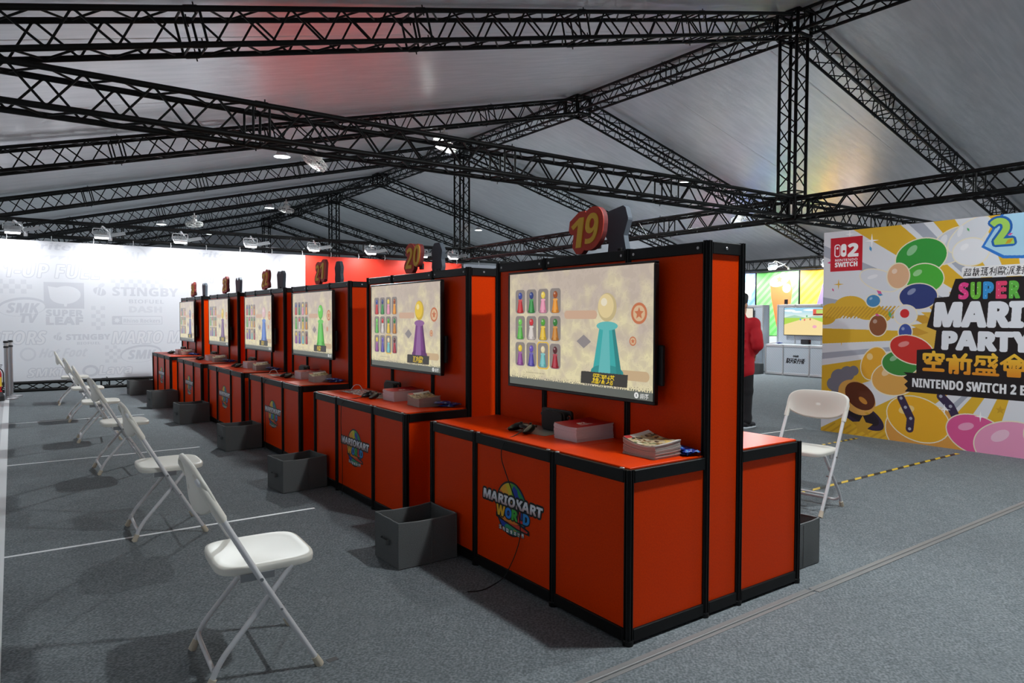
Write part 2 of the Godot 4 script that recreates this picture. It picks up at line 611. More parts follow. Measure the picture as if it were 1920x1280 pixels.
func draw_select_screen(body: Color, head: Color, word: String) -> Image:   # the choosing screen: parchment, twelve tiles, one large piece
	var W := 1024
	var Hh := 580
	var img := Image.create(W, Hh, false, Image.FORMAT_RGB8)
	img.fill(rgb(222, 207, 178))
	var f := FastNoiseLite.new()
	f.seed = 71
	f.frequency = 0.006
	f.fractal_octaves = 3
	for y in range(0, Hh, 4):
		for x in range(0, W, 4):
			var t := f.get_noise_2d(x, y)
			var q := f.get_noise_2d(x * 1.4 + 900.0, y * 1.4)
			var c := rgb(206, 190, 176).lerp(rgb(240, 228, 184), clampf(0.5 + t * 0.9 + (y - 290) / 560.0, 0.0, 1.0))
			c = c.lerp(rgb(176, 160, 146), 0.16 if absf(q) > 0.2 else 0.2 if absf(q - 0.05) < 0.014 else 0.0)
			img.fill_rect(Rect2i(x, y, 4, 4), c)
	for p in [[470, 215, 190, 40, 0.1, "RACING", rgb(206, 142, 116)], [850, 480, 130, 44, 0.0, "RALLY", rgb(196, 150, 100)]]:
		stroke(img, [Vector2(p[0], p[1]), Vector2(p[0] + p[2], p[1])], p[3], p[6].lerp(rgb(222, 207, 178), 0.55))
	for p in [[940, 210, 46], [905, 330, 20]]:
		oval(img, Vector2(p[0], p[1]), p[2], p[2], rgb(206, 122, 84))
		oval(img, Vector2(p[0], p[1]), p[2] * 0.75, p[2] * 0.75, rgb(224, 190, 152))
		star(img, Vector2(p[0], p[1]), p[2] * 0.6, p[2] * 0.28, 5, rgb(206, 122, 84))
	poly(img, [Vector2(540, 340), Vector2(590, 308), Vector2(640, 340), Vector2(590, 372)], rgb(150, 142, 142))
	var cols := [rgb(206, 42, 46), rgb(44, 140, 60), rgb(240, 150, 178), rgb(240, 150, 40), rgb(92, 188, 70), rgb(226, 214, 206), rgb(240, 196, 52), rgb(206, 130, 44), rgb(148, 70, 150), rgb(84, 70, 170), rgb(112, 196, 196), rgb(170, 34, 48)]
	var tops := [rgb(60, 76, 160), rgb(52, 68, 130), rgb(248, 216, 92), rgb(168, 84, 40), rgb(120, 210, 90), rgb(214, 52, 60), rgb(92, 170, 60), rgb(60, 130, 60), rgb(244, 208, 60), rgb(110, 84, 190), rgb(240, 222, 176), rgb(96, 40, 44)]
	for r in 3:
		for k in 4:
			var x := 52.0 + k * 96
			var y := 84.0 + r * 137
			var sel := r == 2 and k == 2
			if sel:
				round_rect(img, x - 7, y - 7, 96, 137, 22, rgb(244, 196, 40))
			round_rect(img, x - 2, y - 2, 86, 127, 20, rgb(206, 196, 184))
			round_rect(img, x, y, 82, 123, 18, rgb(146, 136, 130))
			pawn(img, Vector2(x + 41, y + 62), 112, cols[r * 4 + k], tops[r * 4 + k])
	pawn(img, Vector2(745, 290), 400, body, head)
	for k in 12:
		oval(img, Vector2(150 + k * 13, 512), 2.5, 2.5, rgb(90, 84, 70))
	for k in 14:
		poly(img, [Vector2(574 + k * 21, 480), Vector2(604 + k * 21, 478), Vector2(600 + k * 21, 534), Vector2(570 + k * 21, 536)], rgb(66, 64, 60))
	han(img, word, Vector2(652, 485), 44, 44, 4, rgb(250, 212, 40), 0.2)
	img.fill_rect(Rect2i(0, 545, W, 35), rgb(104, 108, 102))
	for k in 64:
		var x := k * 16
		img.fill_rect(Rect2i(x + (k * 7) % 9, 541 - (k * 5) % 6, 7, 7), rgb(104, 108, 102))
		img.fill_rect(Rect2i(x + (k * 3) % 8, 534 - (k * 11) % 9, 3, 3), rgb(80, 78, 66))
	oval(img, Vector2(928, 562), 13, 13, rgb(244, 244, 240))
	write(img, "X", Vector2(923, 556), 10, 12, rgb(60, 60, 60))
	han(img, "排序", Vector2(950, 551), 23, 23, 2.4, rgb(244, 244, 240), 0.15)
	return img

func draw_logo() -> Image:
	var img := Image.create(1024, 560, false, Image.FORMAT_RGBA8)
	var ink := rgb(14, 14, 16)
	var c := Vector2(512, 282)
	oval(img, c, 262, 268, ink)
	oval(img, c, 244, 250, rgb(24, 64, 176))
	var R := 244.0
	# the globe: a warm quarter, green lands, blue seas
	for b in [[0.0, rgb(214, 40, 30)], [0.09, rgb(232, 110, 30)], [0.2, rgb(242, 176, 40)], [0.34, rgb(222, 206, 40)], [0.46, rgb(96, 178, 56)]]:
		var pts := []
		for k in 25:
			var a: float = PI * (1.02 + b[0]) + (PI * (1.62) - PI * (1.02 + b[0])) * k / 24.0
			pts.append(c + Vector2(cos(a) * R, sin(a) * R * 1.02))
		pts.append(c + Vector2(30, -40))
		poly(img, pts, b[1])
	poly(img, [c + Vector2(50, -242), c + Vector2(120, -215), c + Vector2(200, -140), c + Vector2(238, -60), c + Vector2(130, -70), c + Vector2(70, -130)], rgb(36, 150, 78))
	poly(img, [c + Vector2(40, -236), c + Vector2(96, -200), c + Vector2(112, -150), c + Vector2(170, -110), c + Vector2(190, -60), c + Vector2(120, -60), c + Vector2(60, -130), c + Vector2(6, -180)], rgb(24, 64, 176))
	for g in [[-130, 120, 60, 26], [-40, 190, 70, 30], [90, 170, 90, 34], [150, 110, 50, 26], [30, 225, 80, 16]]:
		oval(img, c + Vector2(g[0], g[1]), g[2], g[3], rgb(40, 150, 110))
	for g in [[110, 160, 46, 16], [60, 205, 30, 12]]:
		oval(img, c + Vector2(g[0], g[1]), g[2], g[3], rgb(206, 190, 60))
	# the words
	write(img, "MARIOKART", Vector2(26, 170), 972, 92, ink, 24, 0.12)
	write(img, "MARIOKART", Vector2(26, 170), 972, 92, [214.0, rgb(240, 242, 248), 262.0, rgb(190, 160, 164)], 4, 0.12)
	poly(img, [Vector2(250, 362), Vector2(520, 366), Vector2(800, 432), Vector2(806, 478), Vector2(590, 466), Vector2(250, 408)], ink)
	poly(img, [Vector2(272, 376), Vector2(500, 380), Vector2(640, 408), Vector2(560, 428), Vector2(400, 420)], rgb(232, 130, 30))
	poly(img, [Vector2(450, 428), Vector2(640, 416), Vector2(782, 446), Vector2(760, 462), Vector2(600, 452)], rgb(214, 60, 40))
	var wc := [rgb(242, 186, 36), rgb(36, 130, 226), rgb(60, 176, 60), rgb(222, 40, 44), rgb(40, 146, 222)]
	var wx := [262.0, 414.0, 522.0, 628.0, 706.0]
	var ww := [140.0, 96.0, 92.0, 66.0, 92.0]
	for k in 5:
		write(img, "WORLD"[k], Vector2(wx[k], 286), ww[k], 96, ink, 18, 0.06)
	for k in 5:
		write(img, "WORLD"[k], Vector2(wx[k], 286), ww[k], 96, wc[k], 5, 0.06)
	for k in 7:
		var p := Vector2(306 + k * 62, 478 + sin(PI * k / 6.0) * 10)
		han(img, "瑪利歐賽車世界"[k], p, 40, 40, 16, ink)
	for k in 7:
		var p := Vector2(306 + k * 62, 478 + sin(PI * k / 6.0) * 10)
		han(img, "瑪利歐賽車世界"[k], p, 40, 40, 5, rgb(240, 240, 240))
	return img

func draw_poster() -> Image:
	var S := 400.0
	var Z0 := -2.75
	var TOP := 2.48
	var P := func(z: float, y: float) -> Vector2: return Vector2((z - Z0) * S, (TOP - y) * S)
	var img := Image.create(1640, 992, false, Image.FORMAT_RGB8)
	var white := rgb(226, 229, 234)
	var gold := rgb(226, 180, 46)
	var gold2 := rgb(206, 158, 40)
	img.fill(white)
	var c: Vector2 = P.call(-0.55, 1.25)
	var ray := func(a0: float, a1: float, col: Color) -> void:
		poly(img, [c, c + Vector2(cos(deg_to_rad(a0)), sin(deg_to_rad(a0))) * 2600, c + Vector2(cos(deg_to_rad(a1)), sin(deg_to_rad(a1))) * 2600], col)
	for r in [[214, 224], [233, 240], [250, 262], [272, 284], [296, 310], [322, 336], [176, 181], [160, 169], [138, 150], [120, 127], [104, 112], [60, 76], [30, 46], [0, 14]]:
		ray.call(r[0], r[1], gold)
	for r in [[187, 191], [203, 206], [226, 230], [171, 173], [129, 132]]:
		ray.call(r[0], r[1], rgb(172, 178, 190))
	# hatched golden cloud and lower corner
	for q in [[-2.62, 1.5, 0.16], [-2.4, 1.56, 0.2], [-2.18, 1.5, 0.17], [-2.03, 1.44, 0.12], [-2.72, 1.42, 0.14]]:
		oval(img, P.call(q[0], q[1]), q[2] * S, q[2] * S * 0.62, gold)
	for k in 20:
		var a: Vector2 = P.call(-2.75 + k * 0.045, 1.42)
		stroke(img, [a, a + Vector2(46, -52)], 7, gold2)
	poly(img, [P.call(-2.75, 0.0), P.call(-2.75, 0.04), P.call(-2.2, 0.36), P.call(-1.4, 0.2), P.call(-1.2, 0.0)], gold)
	for k in 16:
		var a: Vector2 = P.call(-2.72 + k * 0.1, 0.0)
		stroke(img, [a, a + Vector2(60, -46)], 9, gold2)
	for q in [[470.0, 236.0, rgb(206, 156, 52), 0.1], [440.0, 216.0, rgb(226, 182, 70), 0.22]]:
		var burst := []
		for k in 44:
			var a: float = TAU * k / 44.0 + q[3]
			var r: float = 1.0 if k % 2 == 0 else 0.8
			burst.append(P.call(-0.62, 1.22) + Vector2(cos(a) * q[0], sin(a) * q[1]) * r)
		poly(img, burst, q[2])
	# smoke, pancake and pan
	for q in [[-2.52, 0.68, 0.11], [-2.42, 0.74, 0.09], [-2.6, 0.6, 0.08], [-2.55, 0.5, 0.07], [-2.34, 0.78, 0.06]]:
		oval(img, P.call(q[0], q[1]), q[2] * S, q[2] * S, rgb(120, 120, 132))
	oval(img, P.call(-2.27, 0.27), 0.33 * S, 0.13 * S, rgb(46, 38, 66), 0.45)
	oval(img, P.call(-2.28, 0.29), 0.28 * S, 0.1 * S, rgb(30, 24, 34), 0.45)
	oval(img, P.call(-2.3, 0.46), 0.25 * S, 0.185 * S, rgb(222, 168, 84), 0.62)
	oval(img, P.call(-2.26, 0.48), 0.2 * S, 0.145 * S, rgb(92, 44, 20), 0.62)
	oval(img, P.call(-2.22, 0.43), 0.06 * S, 0.03 * S, rgb(204, 138, 52), 0.62)
	# plain party balloons in the colours of the picture
	var ball := func(z: float, y: float, rx: float, ry: float, col: Color, tilt: float) -> void:
		oval(img, P.call(z, y), rx * S + 5, ry * S + 5, rgb(240, 232, 206), tilt)
		oval(img, P.call(z, y), rx * S, ry * S, col, tilt)
		oval(img, P.call(z - rx * 0.35, y + ry * 0.4), rx * S * 0.26, ry * S * 0.2, col.lightened(0.45), tilt - 0.6)
	ball.call(-1.28, 2.2, 0.25, 0.16, rgb(206, 210, 218), -0.6)
	ball.call(-1.12, 2.3, 0.24, 0.12, rgb(220, 224, 230), -0.7)
	ball.call(-1.1, 2.12, 0.17, 0.14, rgb(232, 234, 238), 0.0)
	ball.call(-2.05, 1.86, 0.24, 0.11, rgb(220, 224, 230), 0.35)
	ball.call(-1.6, 2.1, 0.27, 0.2, rgb(52, 158, 62), -0.2)
	ball.call(-1.56, 1.86, 0.2, 0.16, rgb(74, 178, 58), 0.1)
	ball.call(-1.62, 1.66, 0.2, 0.14, rgb(44, 62, 122), 0.0)
	ball.call(-1.84, 1.9, 0.12, 0.14, rgb(226, 180, 140), 0.0)
	ball.call(-2.12, 1.62, 0.08, 0.07, rgb(70, 140, 190), 0.0)
	ball.call(-2.06, 1.33, 0.1, 0.12, rgb(140, 84, 50), 0.0)
	ball.call(-1.75, 1.45, 0.12, 0.11, rgb(224, 226, 230), 0.0)
	oval(img, P.call(-1.76, 1.47), 20, 20, rgb(214, 44, 48))
	ball.call(-1.75, 1.26, 0.07, 0.09, rgb(60, 84, 160), 0.0)
	ball.call(-1.5, 0.12, 0.45, 0.34, rgb(222, 158, 72), 0.2)
	ball.call(-1.6, 0.28, 0.34, 0.24, rgb(238, 178, 40), 0.3)
	for q in [[-1.78, 0.5, 0.05, -0.22], [-1.36, 0.56, 0.1, -0.2]]:   # dark studded bands
		var band := [P.call(q[0], q[1]), P.call(q[0] + q[2], q[1] - 0.1), P.call(q[0] + q[2] + 0.06, q[1] - 0.22), P.call(q[0] + q[2] + 0.05, q[1] - 0.34)]
		stroke(img, band, 34, rgb(54, 44, 74))
		for b in band:
			oval(img, b, 7, 7, rgb(170, 176, 190))
	ball.call(-2.1, 0.88, 0.14, 0.2, rgb(232, 172, 48), 0.4)
	ball.call(-1.86, 0.72, 0.26, 0.19, rgb(226, 170, 84), -0.2)
	ball.call(-1.8, 0.9, 0.2, 0.14, rgb(58, 140, 62), 0.0)
	ball.call(-1.68, 1.06, 0.24, 0.15, rgb(206, 52, 44), 0.3)
	ball.call(-1.0, 0.18, 0.3, 0.2, rgb(226, 92, 152), 0.3)
	ball.call(-0.66, 0.1, 0.36, 0.26, rgb(240, 160, 196), 0.0)
	ball.call(-0.3, 0.3, 0.28, 0.2, rgb(226, 92, 152), -0.3)
	for q in [[0.2, 1.9, rgb(206, 52, 44)], [0.5, 1.4, rgb(240, 160, 196)], [0.7, 0.7, rgb(74, 178, 58)], [1.05, 1.8, rgb(60, 84, 160)], [1.0, 0.4, rgb(238, 178, 40)], [0.4, 0.3, rgb(222, 158, 72)]]:
		ball.call(q[0], q[1], 0.28, 0.32, q[2], 0.1)
	# the blue plate with a number
	poly(img, [P.call(-1.0, 2.16), P.call(-0.83, 2.48), P.call(-0.1, 2.48), P.call(-0.2, 2.12), P.call(-0.62, 2.02), P.call(-0.8, 2.03)], rgb(44, 120, 206))
	poly(img, [P.call(-0.97, 2.17), P.call(-0.8, 2.48), P.call(-0.14, 2.48), P.call(-0.24, 2.14), P.call(-0.63, 2.05), P.call(-0.79, 2.06)], rgb(172, 216, 240))
	write(img, "2", P.call(-0.9, 2.44), 66, 104, rgb(30, 98, 178), 12, -0.2)
	write(img, "2", P.call(-0.9, 2.44), 66, 104, rgb(168, 216, 96), 3, -0.2)
	# confetti, sparkles and notes
	var conf := [gold, rgb(206, 158, 40), rgb(222, 92, 150), rgb(70, 150, 200), rgb(90, 180, 110), gold2]
	for k in 46:
		var z := rng.randf_range(-2.7, 1.2)
		var y := rng.randf_range(0.15, 2.4)
		if z > -1.9 and y < 1.1:
			continue
		var p: Vector2 = P.call(z, y)
		var a := rng.randf() * PI
		var d := Vector2(cos(a), sin(a)) * rng.randf_range(8, 20)
		poly(img, [p - d, p + d.orthogonal() * 0.45, p + d, p - d.orthogonal() * 0.45], conf[k % 6])
	for q in [[-2.15, 2.33, 34], [-2.42, 2.43, 24], [-2.55, 1.83, 26], [-2.5, 1.12, 18], [-2.65, 0.3, 26], [-1.32, 0.42, 26], [-0.97, 0.38, 24]]:
		star(img, P.call(q[0], q[1]), q[2], q[2] * 0.18, 4, gold if q[0] < -2.45 else Color.WHITE)
	star(img, P.call(-2.22, 0.12), 52, 26, 5, rgb(206, 158, 40))
	star(img, P.call(-0.79, 0.47), 18, 8, 5, gold2)
	# the title
	var ink := rgb(22, 22, 24)
	var back := [P.call(-1.24, 1.84), P.call(-0.58, 1.84), P.call(-0.5, 1.65), P.call(-0.3, 1.63), P.call(-0.3, 1.05), P.call(-0.3, 0.8), P.call(-1.62, 0.8), P.call(-1.62, 1.06), P.call(-1.44, 1.08), P.call(-1.42, 1.28), P.call(-1.52, 1.32), P.call(-1.44, 1.64), P.call(-1.3, 1.65)]
	poly(img, back, ink)
	round_rect(img, P.call(-1.18, 0).x, P.call(0, 1.965).y, 0.66 * S, 0.12 * S, 10, rgb(236, 236, 236))
	han(img, "超級瑪利歐派對", P.call(-1.155, 1.95), 0.066 * S, 0.086 * S, 2.6, ink, 0.12, 1.2)
	var sc := [rgb(230, 66, 140), rgb(110, 190, 60), rgb(52, 150, 216), rgb(230, 66, 110), rgb(96, 186, 70)]
	for k in 5:
		var p: Vector2 = P.call(-1.2 + k * 0.117, 1.79)
		write(img, "SUPER"[k], p, 33, 66, sc[k], 3.5)
		for j in 5:
			oval(img, p + Vector2(7 + (j % 2) * 16, 8 + j * 12), 1.8, 1.8, sc[k].lightened(0.6))
	write(img, "MARIO", P.call(-1.43, 1.58), 1.06 * S, 0.245 * S, rgb(232, 236, 242), 7, 0.05)
	write(img, "PARTY", P.call(-1.35, 1.27), 0.82 * S, 0.185 * S, rgb(232, 236, 242), 6, 0.02)
	var zc: Vector2 = P.call(-1.555, 1.04)
	for k in 4:
		var q := zc + Vector2(k * 0.255 * S, 0)
		han(img, "空前盛會"[k], q, 0.225 * S, 0.21 * S, 15 if k < 2 else 12, [zc.y, rgb(246, 200, 60), zc.y + 0.22 * S, rgb(226, 142, 34)])
	poly(img, [P.call(-1.76, 0.8), P.call(-0.12, 0.8), P.call(-0.15, 0.58), P.call(-1.74, 0.58), P.call(-1.71, 0.62), P.call(-1.75, 0.66), P.call(-1.71, 0.7), P.call(-1.76, 0.74), P.call(-1.72, 0.77)], ink)
	write(img, "NINTENDO SWITCH 2 EDITION", P.call(-1.66, 0.74), 1.44 * S, 0.1 * S, rgb(236, 238, 240), 1.2)
	# the red square
	var r0: Vector2 = P.call(-2.66, 2.4)
	img.fill_rect(Rect2i(int(r0.x), int(r0.y), 160, 164), rgb(200, 10, 36))
	round_rect(img, r0.x + 20, r0.y + 32, 30, 62, 13, Color.WHITE)
	round_rect(img, r0.x + 25, r0.y + 37, 22, 52, 9, rgb(200, 10, 36))
	oval(img, r0 + Vector2(35, 51), 6, 6, Color.WHITE)
	round_rect(img, r0.x + 53, r0.y + 32, 28, 62, 13, Color.WHITE)
	oval(img, r0 + Vector2(68, 68), 6, 6, rgb(200, 10, 36))
	write(img, "2", r0 + Vector2(90, 34), 48, 60, Color.WHITE, 3)
	write(img, "NINTENDO", r0 + Vector2(24, 104), 112, 12, Color.WHITE)
	write(img, "SWITCH", r0 + Vector2(24, 121), 112, 22, Color.WHITE, 1)
	return img

func draw_backdrop() -> Image:   # the white printed wall: pale grey sponsor marks
	var S := 310.0
	var X0 := -3.1
	var TOP := 2.87
	var img := Image.create(2040, 837, false, Image.FORMAT_RGB8)
	var base := rgb(226, 228, 234)
	var g := rgb(207, 209, 217)
	var g2 := rgb(216, 218, 225)
	img.fill(base)
	var P := func(x: float, y: float) -> Vector2: return Vector2((x - X0) * S, (TOP - y) * S)
	var hollow := func(s: String, x: float, y: float, w: float, h: float, lean: float) -> void:
		write(img, s, P.call(x, y), w * S, h * S, g, 5, lean)
		write(img, s, P.call(x, y), w * S, h * S, g2.lightened(0.35), 0, lean)
	var check := func(x: float, y: float, nx: int, ny: int, s: float) -> void:
		for i in nx:
			for j in ny:
				if (i + j) % 2 == 0:
					var p: Vector2 = P.call(x + i * s, y - j * s)
					img.fill_rect(Rect2i(int(p.x), int(p.y), int(s * S), int(s * S)), g2)
	for q in [[-2.25, 2.43], [0.86, 2.43]]:
		hollow.call("1-UP FUEL", q[0], q[1], 1.56, 0.26, 0.15)
		oval(img, P.call(q[0] - 0.3, q[1] - 0.13), 56, 40, g)
		oval(img, P.call(q[0] - 0.3, q[1] - 0.13), 47, 32, base)
		oval(img, P.call(q[0] - 0.3, q[1] - 0.1), 30, 16, g2)
	for q in [[-2.02, 2.84], [0.88, 2.84]]:
		write(img, "Spriter", P.call(q[0], q[1]), 0.98 * S, 0.17 * S, g, 0, 0.3)
		for k in 8:
			poly(img, [P.call(q[0] - 0.2 + k * 0.14, q[1] - 0.24), P.call(q[0] - 0.06 + k * 0.14, q[1] - 0.24), P.call(q[0] - 0.2 + k * 0.14, q[1] - 0.32)], g2)
	for q in [[-0.1, 2.6], [2.98, 2.6]]:
		oval(img, P.call(q[0], q[1]), 86, 88, g2)
		oval(img, P.call(q[0], q[1]), 74, 76, base)
		write(img, "W", P.call(q[0] - 0.12, q[1] + 0.14), 0.24 * S, 0.28 * S, g2)
	# leaf on a plate
	for q in [[-1.63, 2.085]]:
		var a: Vector2 = P.call(q[0], q[1])
		img.fill_rect(Rect2i(int(a.x), int(a.y), 206, 158), g)
		oval(img, a + Vector2(108, 76), 80, 54, base, -0.1)
		poly(img, [a + Vector2(28, 78), a + Vector2(20, 24), a + Vector2(80, 34)], base)
		poly(img, [a + Vector2(98, 118), a + Vector2(120, 118), a + Vector2(114, 146), a + Vector2(102, 146)], base)
		write(img, "SUPER", a + Vector2(10, 166), 186, 38, g, 2)
		write(img, "LEAF", a + Vector2(10, 210), 186, 44, g, 3)
	for q in [[-0.7, 2.02, 1.0], [-1.42, 1.07, 0.62]]:
		var k: float = q[2]
		var a: Vector2 = P.call(q[0], q[1])
		write(img, "STINGBY", a + Vector2(70 * k, 0), 375 * k, 54 * k, g, 1.5)
		write(img, "BIOFUEL", a + Vector2(160 * k, 76 * k), 200 * k, 25 * k, g)
		oval(img, a + Vector2(0, 30 * k), 36 * k, 24 * k, g, 0.4)
		for j in 2:
			stroke(img, [a + Vector2((-8 + j * 20) * k, 10 * k), a + Vector2((-16 + j * 20) * k, 48 * k)], 7 * k, base)
		oval(img, a + Vector2(10 * k, -8 * k), 20 * k, 12 * k, g2, -0.6)
	for q in [[-3.78, 1.14], [-0.48, 1.12]]:
		hollow.call("MARIO MOTORS", q[0], q[1], 2.16, 0.25, 0.18)
	for q in [[-2.2, 1.7], [-0.2, 0.76]]:
		var a: Vector2 = P.call(q[0], q[1])
		oval(img, a + Vector2(70, 30), 120, 56, g, -0.1)
		oval(img, a + Vector2(70, 36), 112, 48, base, -0.1)
		write(img, "SMK", a + Vector2(0, 8), 150, 56, g, 2, 0.2)
		if q[0] < -1.0:
			write(img, "TV", a + Vector2(56, 70), 84, 52, g, 2, 0.2)
	for q in [[-0.48, 1.42]]:
		var a: Vector2 = P.call(q[0], q[1])
		round_rect(img, a.x - 4, a.y - 4, 286, 54, 6, g)
		img.fill_rect(Rect2i(int(a.x) + 52, int(a.y), 226, 46), base)
		star(img, a + Vector2(24, 23), 20, 10, 8, base)
		write(img, "Rhino Rockers", a + Vector2(60, 12), 210, 26, g)
	write(img, "DASH", P.call(-0.18, 1.63), 0.6 * S, 0.12 * S, g2, 2)
	oval(img, P.call(-1.9, 0.7), 40, 40, g2)
	oval(img, P.call(-1.9, 0.7), 29, 29, base)
	write(img, "Hot Foot", P.call(-1.7, 0.8), 0.76 * S, 0.17 * S, g2, 1, 0.35)
	hollow.call("SMKT", -1.9, 0.42, 0.58, 0.16, 0.2)
	oval(img, P.call(-0.88, 0.34), 44, 36, g)
	oval(img, P.call(-0.88, 0.34), 29, 22, base)
	hollow.call("Lava", -0.72, 0.43, 0.57, 0.17, 0.2)
	check.call(-2.35, 2.12, 6, 3, 0.09)
	check.call(-0.85, 1.63, 3, 6, 0.08)
	check.call(-0.62, 0.84, 4, 5, 0.07)
	check.call(-0.5, 2.18, 12, 2, 0.08)
	check.call(2.4, 1.95, 10, 3, 0.09)
	return img

func draw_race_screen() -> Image:
	var img := Image.create(512, 290, false, Image.FORMAT_RGB8)
	for y in 290:
		img.fill_rect(Rect2i(0, y, 512, 1), rgb(150, 212, 240).lerp(rgb(240, 248, 236), clampf(y / 110.0, 0.0, 1.0)))
	for q in [[60, 30, 70, 14], [150, 44, 60, 10], [300, 24, 80, 12], [420, 60, 70, 14]]:
		oval(img, Vector2(q[0], q[1]), q[2], q[3], rgb(246, 252, 252))
	poly(img, [Vector2(0, 104), Vector2(120, 78), Vector2(250, 106), Vector2(380, 82), Vector2(512, 100), Vector2(512, 120), Vector2(0, 120)], rgb(170, 214, 190))
	img.fill_rect(Rect2i(0, 108, 512, 182), rgb(176, 218, 84))
	poly(img, [Vector2(240, 112), Vector2(320, 112), Vector2(512, 180), Vector2(512, 290), Vector2(0, 290), Vector2(0, 180)], rgb(246, 222, 160))
	for q in [[190, 124, rgb(90, 170, 220)], [236, 128, rgb(230, 120, 110)], [300, 122, rgb(200, 120, 80)], [262, 90, rgb(110, 190, 120)]]:
		oval(img, Vector2(q[0], q[1]), 9, 12, q[2])
	img.fill_rect(Rect2i(330, 16, 116, 66), rgb(230, 96, 80))
	img.fill_rect(Rect2i(366, 22, 74, 40), rgb(190, 222, 120))
	img.fill_rect(Rect2i(336, 66, 104, 10), rgb(60, 40, 40))
	oval(img, Vector2(350, 200), 24, 16, rgb(240, 170, 190))
	return img

func draw_title_screen() -> Image:
	var img := Image.create(512, 290, false, Image.FORMAT_RGB8)
	img.fill(rgb(240, 232, 214))
	han(img, "卡比的", Vector2(200, 80), 28, 28, 4, rgb(40, 40, 44), 0.2)
	han(img, "馭天飛行者", Vector2(90, 124), 62, 62, 9, rgb(34, 34, 38), 0.2)
	return img

func draw_rider_logo() -> Image:
	var img := Image.create(512, 240, false, Image.FORMAT_RGBA8)
	han(img, "卡比的", Vector2(180, 20), 44, 44, 12, rgb(30, 32, 36), 0.2)
	han(img, "馭天飛行者", Vector2(24, 90), 84, 110, 17, rgb(30, 32, 36), 0.2)
	return img

func draw_side_banner(col: Color, col2: Color, what: int) -> Image:
	var img := Image.create(360, 500, false, Image.FORMAT_RGB8)
	img.fill(col)
	for k in 14:
		poly(img, [Vector2(k * 60 - 400, 500), Vector2(k * 60 - 370, 500), Vector2(k * 60 + 130, 0), Vector2(k * 60 + 100, 0)], col2)
	if what == 0:
		oval(img, Vector2(280, 130), 66, 50, rgb(240, 240, 244))
		oval(img, Vector2(310, 100), 50, 44, rgb(250, 250, 252))
		poly(img, [Vector2(240, 150), Vector2(330, 150), Vector2(324, 210), Vector2(246, 210)], rgb(244, 226, 214))
	elif what == 1:
		poly(img, [Vector2(120, 80), Vector2(280, 40), Vector2(310, 150), Vector2(280, 420), Vector2(180, 430), Vector2(130, 200)], rgb(168, 96, 48))
		oval(img, Vector2(200, 66), 88, 46, rgb(214, 206, 222), -0.3)
		oval(img, Vector2(200, 60), 70, 34, rgb(214, 120, 190), -0.3)
		star(img, Vector2(200, 60), 32, 15, 5, rgb(248, 206, 80))
		oval(img, Vector2(262, 130), 34, 34, rgb(250, 246, 240))
	else:
		poly(img, [Vector2(120, 300), Vector2(190, 70), Vector2(250, 300)], rgb(116, 98, 150))
		poly(img, [Vector2(200, 40), Vector2(340, 90), Vector2(320, 260), Vector2(240, 160)], rgb(96, 92, 140))
		oval(img, Vector2(290, 180), 60, 60, rgb(226, 232, 244))
	return img

func draw_hazard() -> Image:
	var img := Image.create(512, 16, false, Image.FORMAT_RGB8)
	img.fill(rgb(226, 188, 50))
	for k in 16:
		poly(img, [Vector2(k * 32, 16), Vector2(k * 32 + 16, 16), Vector2(k * 32 + 26, 0), Vector2(k * 32 + 10, 0)], rgb(34, 34, 34))
	return img

func draw_cover() -> Image:
	var img := Image.create(256, 180, false, Image.FORMAT_RGB8)
	img.fill(rgb(180, 16, 34))
	round_rect(img, 98, 60, 12, 24, 5, Color.WHITE)
	round_rect(img, 112, 60, 12, 24, 5, Color.WHITE)
	write(img, "2", Vector2(130, 60), 20, 24, Color.WHITE, 1)
	write(img, "NINTENDO", Vector2(84, 92), 84, 9, Color.WHITE)
	write(img, "SWITCH", Vector2(84, 104), 84, 15, Color.WHITE)
	return img

func draw_magazine() -> Image:
	var img := Image.create(256, 256, false, Image.FORMAT_RGB8)
	img.fill(rgb(196, 176, 140))
	for k in 90:
		var p := Vector2(rng.randf() * 256, rng.randf() * 256)
		oval(img, p, rng.randf_range(6, 24), rng.randf_range(6, 20), [rgb(120, 84, 44), rgb(222, 190, 110), rgb(90, 110, 70), rgb(150, 120, 90), rgb(60, 48, 40), rgb(214, 204, 180)][k % 6], rng.randf() * 3.0 + 0.01)
	img.fill_rect(Rect2i(0, 0, 256, 30), rgb(226, 222, 216))
	img.fill_rect(Rect2i(0, 0, 60, 30), rgb(206, 24, 40))
	img.fill_rect(Rect2i(0, 226, 256, 30), rgb(226, 222, 216))
	return img

func draw_packet() -> Image:
	var img := Image.create(128, 128, false, Image.FORMAT_RGB8)
	img.fill(rgb(40, 62, 150))
	for k in 24:
		var p := Vector2(rng.randf() * 128, rng.randf() * 128)
		oval(img, p, rng.randf_range(4, 14), rng.randf_range(3, 10), [rgb(24, 34, 96), rgb(90, 160, 214), rgb(220, 226, 236), rgb(60, 90, 190)][k % 4], rng.randf() * 3.0 + 0.01)
	return img

# ------------------------------------------------------------------ trusses
func lacing_mesh(m: float, s: float, phase: int) -> ArrayMesh:
	var key := "lace%.2f %.2f %d" % [m, s, phase]
	if not cache.has(key):
		var k := maxi(2, int(round((m - 0.26) / 0.25)))
		var pts := []
		for i in k + 1:
			pts.append(Vector3(0.13 + (m - 0.26) * i / k, (-0.5 if (i + phase) % 2 == 0 else 0.5) * s, 0))
		cache[key] = tube_mesh(bent(pts, 0.03, 2), 0.0105, 6)
	return cache[key]

